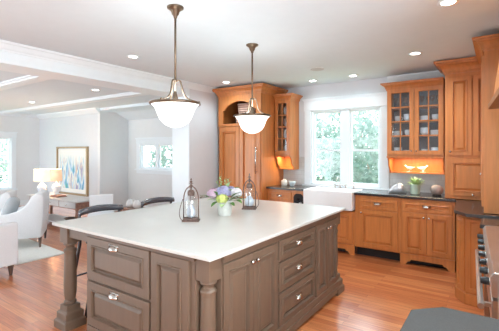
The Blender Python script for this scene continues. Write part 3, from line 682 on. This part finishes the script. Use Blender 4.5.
# ================================================================== stools behind the island
t = thing('bar_stool', 'black lacquered bar stool with curved top rail, nearer one behind the island', 'bar stool', (-3.25, 2.18, 0), 0, None)
SB = .25
b = BM(); rings = []
N = 14
for i in range(N + 1):
    u = -1 + 2 * i / N; yy = u * SB; xx = -.22 + .07 * u * u * 1.0; zt = .935 + .016 * (1 - u * u) ; h = .036 - .008 * u * u
    th = .014
    rings.append([Vector((xx - th, yy, zt - h)), Vector((xx + th, yy, zt - h)), Vector((xx + th * 1.2, yy, zt)), Vector((xx + th * .4, yy, zt + h * .9)), Vector((xx - th, yy, zt + h * .8))])
loops(b, rings); o = ob('top_rail', b, STOOLM, t, 0, smooth=True)
for s in (-1, 1):
    b = BM(); tube(b, [(-.25, s * .3, 0), (-.22, s * .25, .35), (-.2, s * .21, .62), (-.19, s * .215, .8), (-.165, s * .23, .94)], [.016, .018, .018, .016, .014], 8); ob('rear_leg', b, STOOLM, t, smooth=True)
    b = BM(); tube(b, [(.1, s * .325, 0), (.09, s * .26, .3), (.07, s * .15, .62)], [.013, .017, .018], 8); ob('front_leg', b, STOOLM, t, smooth=True)
    b = BM(); tube(b, [(-.19, s * .21, .84), (-.17, s * .0, .72), (-.19, -s * .2, .66)], .009, 6); ob('cross_brace', b, STOOLM, t, smooth=True)
b = BM(); lathe(b, [(.0, .61), (.18, .61), (.2, .635), (.195, .655), (.17, .665), (0, .66)], (-.06, 0, 0), 24); ob('seat', b, STOOLM, t, smooth=True)
b = BM(); pts = [(.09, -.27, .25), (.09, .27, .25)]; tube(b, pts, .009, 6); ob('footrest', b, STOOLM, t, smooth=True)
b = BM(); tube(b, [(-.223, -.255, .3), (-.223, .255, .3)], .009, 6); ob('stretcher', b, STOOLM, t, smooth=True)
dup(t, (-3.25, 2.94, 0), 0, 'black lacquered bar stool with curved top rail, farther one behind the island')

# ================================================================== pendants
def pendant(x, y, label):
    t = thing('pendant_lamp', label, 'pendant lamp', (x, y, ZC), .608)
    b = BM(); lathe(b, [(0, 0), (.068, 0), (.066, -.012), (.05, -.02), (.035, -.035), (.028, -.06), (.018, -.07), (.014, -.085), (.012, -.09)], (0, 0, 0), 24); ob('canopy', b, BRONZE, t, smooth=True)
    b = BM(); tube(b, [(0, 0, -.08), (0, 0, -.60)], .009, 10); ob('rod', b, BRONZE, t, smooth=True)
    b = BM(); lathe(b, [(.004, -.68), (.012, -.69), (.02, -.73), (.03, -.765), (.03, -.79), (.006, -.8)], (0, 0, 0), 16); lathe(b, [(.004, -.585), (.02, -.59), (.02, -.6), (.006, -.61), (.006, -.68)], (0, 0, 0), 12); ob('socket_cup', b, BRONZE, t, smooth=True)
    for k in range(3):
        a = k * 2 * PI / 3 + .15; R = Matrix.Rotation(a, 3, 'Z')
        pts = [R @ p for p in bez((.008, 0, -.60), (.055, 0, -.565), (.045, 0, -.66), (.075, 0, -.715), 12) + bez((.075, 0, -.715), (.10, 0, -.755), (.15, 0, -.755), (.197, 0, -.775), 7)[1:]]
        b = BM(); tube(b, pts, .0065, 8); lathe(b, [(.009, -.01), (.01, .012), (.004, .016)], tuple(R @ Vector((.19, 0, -.775))), 8); ob('arm', b, BRONZE, t, smooth=True)
    b = BM(); lathe(b, [(.196, -.794), (.206, -.79), (.207, -.778), (.2, -.772), (.192, -.776), (.19, -.79)], (0, 0, 0), 40, cap=False); ob('rim_ring', b, BRONZE, t, smooth=True)
    b = BM(); lathe(b, [(.193, -.788), (.178, -.800), (.163, -.818), (.150, -.845), (.140, -.875), (.127, -.905), (.108, -.932), (.078, -.957), (.04, -.973), (0, -.978)], (0, 0, 0), 40, cap=False); ob('glass_bowl', b, SHADEG, t, smooth=True)
    d = bpy.data.lights.new('pendant_bulb', 'POINT'); d.energy = 3.5; d.shadow_soft_size = .08; d.color = (.85, .95, 1)
    o = bpy.data.objects.new('pendant_bulb', d); C.objects.link(o); o.location = (x, y, ZC - .72)
    return t
pendant(-2.15, 2.035, 'bronze pendant lamp with a glowing white bowl, nearer and larger of the two')
pendant(-2.215, 3.235, 'bronze pendant lamp with a glowing white bowl, farther one before the refrigerator cabinet')

# ================================================================== ceiling lights
first = None
for x, y, z, lab in ((-.32, 3.19, ZC, 'recessed ceiling downlight nearest the top right corner'), (-.81, 4.63, ZC, 'recessed ceiling downlight above the double display cabinet'), (-1.84, 5.45, ZC, 'recessed ceiling downlight above the right half of the kitchen window'),
                     (-2.52, 5.46, ZC, 'recessed ceiling downlight above the left half of the kitchen window'), (-3.78, 4.74, ZC, 'recessed ceiling downlight in front of the refrigerator cabinet'), (-3.70, 2.80, ZC, 'recessed ceiling downlight near the white beam, left of the pendants'),
                     (-5.76, 3.58, 2.62, 'recessed ceiling downlight in the living room, nearer the beam'), (-8.34, 3.68, 2.62, 'recessed ceiling downlight in the living room, farther from the beam'),
                     (-.32, 1.55, ZC, 'added unseen ceiling downlight above the grey worktop nearest the camera'), (-.32, .1, ZC, 'added unseen ceiling downlight behind the camera, near the right wall'), (-6.9, .9, 2.62, 'added unseen ceiling downlight in the living room')):  # downlights out of view, added to brighten the room
    if first is None:
        first = t = thing('ceiling_light', lab, 'ceiling light', (x, y, z), 0, 'recessed ceiling downlights')
        b = BM(); lathe(b, [(.052, 0), (.08, 0), (.08, -.006), (.052, -.004)], (0, 0, 0), 28, cap=False); ob('trim_ring', b, TRIM, t, smooth=True)
        b = BM(); lathe(b, [(0, -.001), (.054, -.001), (.054, -.004), (0, -.004)], (0, 0, 0), 24); ob('diffuser', b, LAMPW, t)
    else: dup(first, (x, y, z), 0, lab)
    d = bpy.data.lights.new('downlight_beam', 'SPOT'); d.energy = 14 if x < -5 else 10 if y > 5.4 else 52 if x > -1 else 24; d.spot_size = 2.7; d.spot_blend = .8; d.shadow_soft_size = .06; d.color = (.74, .92, 1)
    o = bpy.data.objects.new('downlight_beam', d); C.objects.link(o); o.location = (x, y, z - .012)
b = BM(); lathe(b, [(0, 0), (.095, 0), (.095, -.006), (.085, -.01), (0, -.008)], (0, 0, 0), 28); tag(ob('ceiling_speaker', b, mat('speaker_grille', (206, 209, 212), .6), loc=(-2.11, 4.72, ZC)), 'round pale ceiling speaker grille between the downlights', 'speaker')

# ================================================================== range
t = thing('range_cooker', 'stainless steel range cooker with black knobs and a long oven handle at the right edge', 'range cooker', (-.07, 3.60, 0), math.radians(3.0))
L = 1.38                                           # local -y runs towards the camera, +x into the range
b = BM(); box(b, 0, .66, -L, 0, .10, .90); ob('body', b, STEEL, t, .004)
b = BM(); box(b, .05, .62, -L + .02, -.02, 0, .1); ob('plinth', b, BLACK, t)
b = BM(); prism(b, [(-.03, .80), (-.035, .90), (-.02, .925), (.05, .93), (.66, .93), (.66, .90), (0, .90), (0, .80)], -L, 0, fn=lambda a, c, y: (a, y, c)); ob('control_panel', b, STEEL, t, .003)
TRG = FR((0, 0, 0), (0, -1, 0), (-1, 0, 0))
b = BM(); rects(b, TRG, .02, L - .02, .16, .775, [(0, -.002), (0, .022), (.006, .028)]); d = ob('oven_door', b, STEEL, t)
b = BM(); rects(b, TRG, .2, L - .2, .3, .62, [(0, .027), (0, .030)]); ob('oven_window', b, BLACK, d)
b = BM(); tube(b, [(.08, .075, .725), (L - .05, .075, .725)], .016, 12, TRG)
for x in (.12, L - .1): box(b, x - .012, x + .012, .02, .075, .715, .735, TRG)
ob('handle', b, STEEL, d, smooth=False)
for k in range(7):
    x = .10 + k * (L - .2) / 6; b = BM(); lathe(b, [(.028, 0), (.028, .006), (.018, .008)], (x, .03, .85), 16, RXN, TRG); kb = BM(); lathe(kb, [(.02, 0), (.021, .01), (.018, .035), (.015, .038), (0, .038)], (x, .038, .85), 16, RXN, TRG)
    o = ob('control_knob', kb, BLACK, t, smooth=False); ob('chrome_ring', b, NICKEL, o)
for k in range(3):
    y = -.25 - k * .44; b = BM()
    for i in range(4): box(b, .12 + i * .14, .135 + i * .14, y - .19, y + .19, .945, .96)
    for yy in (-.19, -.06, .06, .18): box(b, .1, .57, y + yy, y + yy + .012, .94, .956)
    for xx in (.1, .56):
        for yy in (-.19, .18): box(b, xx, xx + .012, y + yy, y + yy + .012, .929, .945)
    ob('burner_grate', b, BLACK, t)
b = BM(); lathe(b, [(0, 0), (.05, 0), (.055, .02), (.045, .035), (.0, .04)], (.03, 0, 0), 16)
b.free()

# ================================================================== things on the counters
# potted plant
t = thing('potted_plant', 'green leafy plant in a pale green pot on the right worktop', 'plant', (-.975, 5.55, .938))
b = BM(); lathe(b, [(.058, 0), (.062, .01), (.07, .13), (.074, .14), (.068, .142), (.062, .12)], (0, 0, 0), 24); ob('pot', b, POTG, t, smooth=True)
b = BM(); rnd = random.Random(5)
for i in range(60):
    a = rnd.uniform(0, 2 * PI); el = rnd.uniform(.1, 1.3); l = rnd.uniform(.07, .15); d = Vector((math.cos(a) * math.cos(el), math.sin(a) * math.cos(el), math.sin(el)))
    p = Vector((math.cos(a) * .03, math.sin(a) * .03, .12)); leaf(b, p + d * .02, p + d * l, .013, .01, 4)
ob('foliage', b, LEAFL, t, smooth=True)
# silver shell bowl + round clay pot
t = thing('silver_shell', 'silver shell-shaped dish leaning on the worktop left of the potted plant', 'ornament', (-1.21, 5.52, .938), .3)
b = BM(); rings = []
for i in range(11):
    u = i / 10; x = -.12 + .24 * u; r = .075 * math.sin(PI * min(.97, .06 + u * .9)) ** .6 * (.55 + .75 * u)
    rings.append([Vector((x, r * .6 * math.cos(a) * (1 + .05 * math.cos(6 * a)), .002 + max(0, r * (1 + math.sin(a) * (1 + .05 * math.cos(6 * a)))))) for a in [2 * PI * k / 20 for k in range(20)]])
loops(b, rings); ob('shell', b, SILVER, t, smooth=True)
t = thing('round_clay_pot', 'round grey-brown clay pot on a dark foot at the right end of the worktop', 'pot', (-.69, 5.50, .938))
b = BM(); lathe(b, [(0, .012), (.04, .014), (.07, .04), (.082, .075), (.078, .105), (.055, .135), (.02, .148), (0, .15)], (0, 0, 0), 24); ob('body', b, CLAY, t, smooth=True)
b = BM(); lathe(b, [(0, 0), (.06, 0), (.055, .012), (.045, .02), (0, .02)], (0, 0, 0), 20); ob('foot', b, BLACK, t, smooth=True)
# birds on the ledge
def bird(x, y, rz, label, m_):
    t = thing('bird_figurine', label, 'figurine', (x, y, 1.24), rz)
    b = BM(); rings = []
    for xx, r, zc in ((-.075, .003, .075), (-.05, .01, .068), (-.03, .022, .058), (0, .03, .052), (.025, .026, .058), (.04, .016, .075), (.05, .016, .09), (.06, .012, .094), (.068, .004, .092), (.08, .001, .09)):
        rings.append([Vector((xx, r * .8 * math.cos(a), zc + r * math.sin(a))) for a in [2 * PI * k / 12 for k in range(12)]])
    loops(b, rings); ob('body', b, m_, t, smooth=True)
    for s in (-1, 1):
        b = BM(); rings = []
        for xx, r in ((-.06, .003), (-.03, .012), (.01, .015), (.03, .004)): rings.append([Vector((xx, s * (.022 + .007 * math.cos(a)), .062 + r * math.sin(a))) for a in [2 * PI * k / 8 for k in range(8)]])
        loops(b, rings); ob('wing', b, m_, t, smooth=True)
        b = BM(); tube(b, [(.005, s * .01, .03), (.01, s * .012, 0)], .003, 6); ob('leg', b, m_, t)
    b = BM(); box(b, -.035, .04, -.02, .02, 0, .008); ob('base', b, m_, t, .003)
bird(-1.085, 5.74, PI, 'grey and white bird figurine on the lit ledge, left one', SILVER)
bird(-.905, 5.74, 0, 'white bird figurine with raised tail on the lit ledge, right one', CERAMIC)
# left counter items
t = thing('lidded_canister', 'small cream canister on the left worktop beside the refrigerator cabinet', 'canister', (-3.14, 5.60, .938))
b = BM(); lathe(b, [(.045, 0), (.055, .01), (.058, .07), (.05, .085)], (0, 0, 0), 18); ob('body', b, MATB, t, smooth=True)
b = BM(); lathe(b, [(.05, .086), (.05, .094), (.02, .102), (.012, .112), (0, .116)], (0, 0, 0), 18); ob('lid', b, MATB, t, smooth=True)
t = thing('glass_bowl', 'pale blue ceramic bowl on the left worktop near the window', 'bowl', (-2.97, 5.58, .938))
b = BM(); lathe(b, [(.03, 0), (.035, .008), (.06, .05), (.068, .085), (.064, .085), (.05, .04), (0, .02)], (0, 0, 0), 20); ob('bowl', b, mat('pale_blue_glaze', (206, 222, 228), .2), t, smooth=True)
# dishes behind the cabinet glass
def bowl(x, z, r, h, lab, n):
    b = BM()
    for k in range(n):
        dz = k * h * .38; lathe(b, [(r * .45, dz), (r * .5, dz + .004), (r * .85, dz + h * .6), (r, dz + h), (r * .95, dz + h), (r * .5, dz + h * .35)], (0, 0, 0), 18)
    return b
cells = [(-1.23, 'left pane of left door'), (-1.09, 'right pane of left door'), (-.865, 'left pane of right door'), (-.73, 'right pane of right door')]
shelf_n = ['bottom', 'second', 'third', 'top']
zz = [1.498] + [z + .009 for z in zsR]
proto = {}
for ci, (x, nm) in enumerate(cells):
    for si in range(4):
        if si == 3:
            for k in range(2):
                b = BM(); lathe(b, [(.028, 0), (.03, .003), (.004, .008), (.004, .06), (.025, .08), (.033, .11), (.03, .15), (.028, .15), (.03, .11), (.004, .07)], (0, 0, 0), 14)
                tag(ob('wine_glass', b, JGLASS, smooth=True, loc=(x - .035 + k * .07, 5.66 + .05 * (k % 2), zz[3])), '%s stemmed glass on the double cabinet\'s top shelf, %s' % (('left', 'right')[k], nm), 'glass', 'stemmed glasses on the top shelf')
            continue
        key = (ci + si) % 3
        if key not in proto:
            b = BM()
            if key == 0:
                for k in range(4): dz = k * .02; lathe(b, [(.03, dz), (.035, dz + .003), (.055, dz + .03), (.062, dz + .048), (.058, dz + .048), (.034, dz + .02)], (0, 0, 0), 18)
            elif key == 1:
                for k in range(7): dz = k * .009; lathe(b, [(.03, dz), (.04, dz + .001), (.066, dz + .012), (.066, dz + .015), (.035, dz + .006)], (0, 0, 0), 18)
            else:
                lathe(b, [(.028, 0), (.033, .004), (.045, .04), (.045, .085), (.042, .085), (.04, .04), (.0, .01)], (0, 0, 0), 18)
                tube(b, bez((.044, 0, .07), (.075, 0, .075), (.075, 0, .02), (.042, 0, .025), 8), .005, 6)
            o = ob(('bowl_stack', 'plate_stack', 'mug')[key], b, CERAMIC, smooth=True); proto[key] = o
        else:
            o = proto[key].copy(); C.objects.link(o)
        o.location = (x, 5.66, zz[si])
        tag(o, 'white %s, double cabinet\'s %s shelf, %s' % (('stack of bowls', 'stack of plates', 'mug')[key], shelf_n[si], nm), ('bowls', 'plates', 'mug')[key], 'white dishes in the double display cabinet')
for i, z in enumerate([1.498] + [q + .009 for q in zsL]):
    b = BM(); lathe(b, [(.03, 0), (.034, .003), (.05, .06), (.045, .13), (.028, .15), (.03, .16), (.024, .16)], (0, 0, 0), 16)
    tag(ob('vase', b, CERAMIC if i % 2 else SILVER, smooth=True, loc=(-3.13, 5.66, z)), '%s vase on the %s shelf of the narrow display cabinet' % (('silver', 'white')[i % 2], shelf_n[i]), 'vase')

# ================================================================== living room
b = BM(); prism(b, [(-9.0, 2.05), (-5.38, 2.05), (-5.38, 2.85), (-9.0, 3.05)], 0, .014); tag(ob('area_rug', b, RUGM), 'cream area rug under the white armchairs', 'rug')
def cushion(bm, c, s, n=12, p=.55, T=None):
    rings = []
    for j in range(1, n):
        v = -PI / 2 + PI * j / n
        rings.append([V(T, c[0] + s[0] * math.copysign(abs(math.cos(a)) ** p, math.cos(a)) * abs(math.cos(v)) ** p, c[1] + s[1] * math.copysign(abs(math.sin(a)) ** p, math.sin(a)) * abs(math.cos(v)) ** p, c[2] + s[2] * math.copysign(abs(math.sin(v)) ** p, math.sin(v))) for a in [2 * PI * k / 24 for k in range(24)]])
    return loops(bm, rings)
def armchair(loc, rz, label):
    """faces local -x ; back at +x"""
    t = thing('armchair', label, 'armchair', loc, rz)
    prof = [(-.36, .16), (-.36, .50), (-.30, .545), (-.12, .56), (.02, .60), (.13, .70), (.21, .83), (.27, .865), (.34, .85), (.37, .80), (.36, .5), (.33, .16)]
    for s in (-1, 1):
        b = BM(); prism(b, prof, s * .30, s * .37, fn=lambda a, c, y: (a, y, c)); ob('side_wing', b, FABRIC, t, .02, smooth=True)
    b = BM(); prism(b, [(.16, .16), (.14, .45), (.2, .80), (.26, .87), (.34, .86), (.37, .78), (.34, .16)], -.295, .295, fn=lambda a, c, y: (a, y, c)); ob('backrest', b, FABRIC, t, .02, smooth=True)
    b = BM(); box(b, -.35, .16, -.295, .295, .16, .33); ob('seat_base', b, FABRIC, t, .015)
    b = BM(); cushion(b, (-.1, 0, .40), (.27, .29, .075)); ob('seat_cushion', b, FABRIC, t, smooth=True)
    for x in (-.31, .31):
        for y in (-.31, .31):
            b = BM(); lathe(b, [(.014, 0), (.026, .16)], (0, 0, 0), 4); bmesh.ops.transform(b, matrix=Matrix.Translation((x, y, 0)), verts=b.verts); ob('leg', b, LEGW, t)
    return t
t = armchair((-6.45, 2.68, .014), math.radians(58), 'white upholstered armchair with a curved high back, beside the console table')
b = BM(); cushion(b, (0, 0, 0), (.2, .09, .19), p=.7); tag(ob('throw_pillow', b, FABRICG, smooth=True, loc=(-6.53, 2.56, .62), rot=(.35, .1, 2.58)), 'grey throw pillow on the armchair beside the console table', 'pillow')
t = armchair((-7.98, 2.84, .014), math.radians(58), 'white upholstered armchair farther left, near the living room window'); t.scale = (.88, .88, .88)
b = BM(); cushion(b, (0, 0, 0), (.18, .08, .16), p=.7); tag(ob('throw_pillow', b, FABRICG, smooth=True, loc=(-8.03, 2.74, .58), rot=(.3, 0, 2.58)), 'grey throw pillow on the farther left armchair', 'pillow')
# sofa seen from its back, nearest on the left
t = thing('sofa', 'pale grey sofa at the left edge, seen from behind on dark wooden legs', 'sofa', (-5.35, 1.08, 0), 0)
b = BM(); box(b, .28, .40, -.95, .95, .13, .655); ob('backrest', b, FABRIC, t, .02)
b = BM(); box(b, -.42, .28, -.83, .83, .13, .36); ob('seat_base', b, FABRIC, t, .02)
for s in (-1, 1):
    b = BM(); box(b, -.42, .275, min(s * .84, s * .95), max(s * .84, s * .95), .13, .60); ob('armrest', b, FABRIC, t, .02)
for y in (-.42, .42):
    b = BM(); cushion(b, (-.06, y, .42), (.34, .41, .08), p=.4); ob('seat_cushion', b, FABRIC, t, smooth=True)
    b = BM(); cushion(b, (.17, y, .60), (.1, .4, .13), p=.5); ob('back_cushion', b, FABRIC, t, smooth=True)
for x in (-.36, .35):
    for y in (-.88, .88):
        b = BM(); lathe(b, [(.018, 0), (.036, .13)], (x, y, 0), 4); ob('leg', b, LEGW, t)
# console table
t = thing('console_table', 'weathered wooden console table with drawers and lower shelf below the painting', 'console table', (-7.45, 3.90, 0))
CW = mat('weathered_walnut', (150, 112, 94), .5, noise_amt=.25, scale=4, stretch=(1, 8, 8))
CG = mat('pale_grey_drawer', (196, 192, 190), .4, noise_amt=.05)
b = BM(); box(b, -1.0, .97, -.27, .27, .575, .6); ob('table_top', b, CG, t, .003)
b = BM(); box(b, -.96, .93, -.24, .24, .44, .575); ob('apron', b, CW, t)
for k in range(3):
    b = BM(); box(b, -.92 + k * .62, -.34 + k * .62, -.252, -.24, .455, .565); d = ob('drawer', b, CG, t, .002); knob('knob', d, TF(-.25), -.63 + k * .62, .51, 0, .014)
for x in (-.93, .90):
    for y in (-.21, .21):
        b = BM(); box(b, x - .025, x + .025, y - .025, y + .025, 0, .575); ob('leg', b, CW, t, .003)
b = BM(); box(b, -.95, .92, -.22, .22, .10, .125); ob('lower_shelf', b, CG, t)
for s_, nm in ((.35, 'shallow dark wooden bowl on the lower shelf of the console table, left one'), (.68, 'shallow dark wooden bowl on the lower shelf of the console table, right one')):
    b = BM(); lathe(b, [(.05, 0), (.06, .01), (.14, .07), (.135, .075), (.05, .02)], (0, 0, 0), 20); tag(ob('wooden_bowl', b, LEGW, smooth=True, loc=(-7.45 + s_, 3.88, .126)), nm, 'bowl')
b = BM(); box(b, -.16, .16, -.1, .1, 0, .012); box(b, -.13, .14, -.09, .09, .012, .03); tag(ob('book_stack', b, mat('rust_cover', (160, 110, 92), .6), loc=(-7.55, 3.85, .6)), 'flat reddish tray and book lying on the console table', 'book')
def table_lamp(x, y, sm, label, k=1, m_=CERAMIC):
    t = thing('table_lamp', label, 'table lamp', (x, y, .6))
    b = BM(); lathe(b, [(.06, 0), (.065, .015), (.04, .025), (.075, .07), (.1, .13), (.085, .19), (.035, .235), (.014, .25), (.01, .29)], (0, 0, 0), 24); ob('base', b, m_, t, smooth=True)
    b = BM(); lathe(b, [(.15 * k, .29), (.165 * k, .29), (.155 * k, .55), (.15 * k, .55)], (0, 0, 0), 28, cap=False); ob('lamp_shade', b, sm, t, smooth=True)
    d = bpy.data.lights.new('table_lamp_bulb', 'POINT'); d.energy = 5; d.shadow_soft_size = .06; d.color = (1, .86, .68)
    o = bpy.data.objects.new('table_lamp_bulb', d); C.objects.link(o); o.location = (x, y, 1.08)
    return t
table_lamp(-8.28, 3.86, SHADEF, 'white ceramic table lamp with a lit cream drum shade, left one on the console', m_=STONE)
table_lamp(-8.03, 4.05, SHADEP, 'white table lamp with a peach glowing shade, right one on the console', .72)
# painting
t = thing('framed_painting', 'large abstract painting in blues and greens in a gilt frame on the living room wall', 'painting', (-9.35, 5.15, 1.03))
b = BM(); frame(b, TF(0), -.76, .76, -.64, .64, .045, .0, .06); ob('frame', b, GOLD, t, .004)
b = BM(); box(b, -.70, .70, -.03, -.01, -.58, .58); ob('backing', b, MATB, t)
b = BM(); box(b, -.6, .6, -.034, -.031, -.48, .50); ob('canvas', b, ART, t)
# white side chair and little table behind the stools
t = thing('side_chair', 'white slipcovered side chair behind the bar stools', 'chair', (-5.62, 3.60, 0), math.radians(56))
b = BM(); box(b, -.2, .2, .16, .22, .45, .78); ob('backrest', b, FABRIC, t, .02)
b = BM(); box(b, -.22, .22, -.24, .22, .38, .46); ob('seat', b, FABRIC, t, .02)
for x in (-.19, .19):
    for y in (-.21, .19): b = BM(); box(b, x - .02, x + .02, y - .02, y + .02, 0, .38); ob('leg', b, LEGW, t)
t = thing('side_table', 'small wooden side table holding two white jars behind the bar stools', 'side table', (-5.82, 4.42, 0))
b = BM(); box(b, -.25, .25, -.17, .17, .42, .45); ob('table_top', b, CW, t, .003)
for x in (-.22, .22):
    for y in (-.14, .14): b = BM(); box(b, x - .018, x + .018, y - .018, y + .018, 0, .42); ob('leg', b, CW, t)
for x, nm in ((-.11, 'left'), (.09, 'right')):
    b = BM(); lathe(b, [(.05, 0), (.08, .03), (.085, .08), (.06, .13), (.04, .145), (.045, .16), (.035, .16)], (0, 0, 0), 20); tag(ob('ginger_jar', b, CERAMIC, smooth=True, loc=(-5.82 + x, 4.42, .45)), 'round white jar, %s one of two on the side table behind the stools' % nm, 'jar')

# ================================================================== garden outside
b = BM(); box(b, -20, 8, 6.2, 24, -.6, -.4); o = ob('lawn_ground', b, GRASS); o['kind'] = 'structure'
b = BM(); box(b, -22, -11.6, -6, 6.2, -.6, -.4); o = ob('lawn_ground', b, GRASS); o['kind'] = 'structure'
def tree(x, y, h, r, n, label, s=.09, seed=0, name='garden_tree', z0=-.4):
    rnd = random.Random(seed); t = thing(name, label, 'tree' if 'tree' in name else 'shrub', (x, y, z0))
    b = BM(); tube(b, [(0, 0, 0), (.05, 0, h * .35), (-.03, .04, h * .7)], [.1, .07, .03], 8)
    ob('trunk', b, TRUNK, t, smooth=True)
    b = BM()
    for i in range(n):
        while True:
            p = Vector((rnd.uniform(-1, 1), rnd.uniform(-1, 1), rnd.uniform(-1, 1)))
            if p.length < 1 and (noise.noise(p * 2.6 + Vector((seed * 7, 0, 0))) > -.12): break
        p = Vector((p.x * r, p.y * r, h * .55 + p.z * h * .5))
        u = Vector((rnd.gauss(0, 1), rnd.gauss(0, 1), rnd.gauss(0, 1))).normalized(); v = u.orthogonal().normalized(); ss = s * rnd.uniform(.6, 1.3)
        b.faces.new([b.verts.new(p + u * ss), b.verts.new(p + v * ss * .5), b.verts.new(p - u * ss), b.verts.new(p - v * ss * .5)])
    ob('foliage', b, GLEAF, t)
tree(-5.1, 10.0, 3.0, 1.4, 2600, 'pale leafy tree outside the left half of the kitchen window', seed=1)
tree(-2.7, 9.2, 2.7, 1.15, 2400, 'pale leafy tree outside the right half of the kitchen window', seed=2)
tree(-5.2, 16.5, 4.8, 2.3, 2600, 'tall pale tree farther out behind the kitchen window', s=.12, seed=3)
tree(-1.6, 13.0, 3.8, 1.8, 1800, 'pale tree at the right edge of the kitchen window view', s=.12, seed=4)
tree(-9.0, 9.0, 2.9, 1.3, 1800, 'pale leafy tree outside the diamond-pane window', seed=5)
tree(-15.5, 5.6, 3.2, 1.4, 1200, 'pale leafy tree outside the living room window', seed=6)
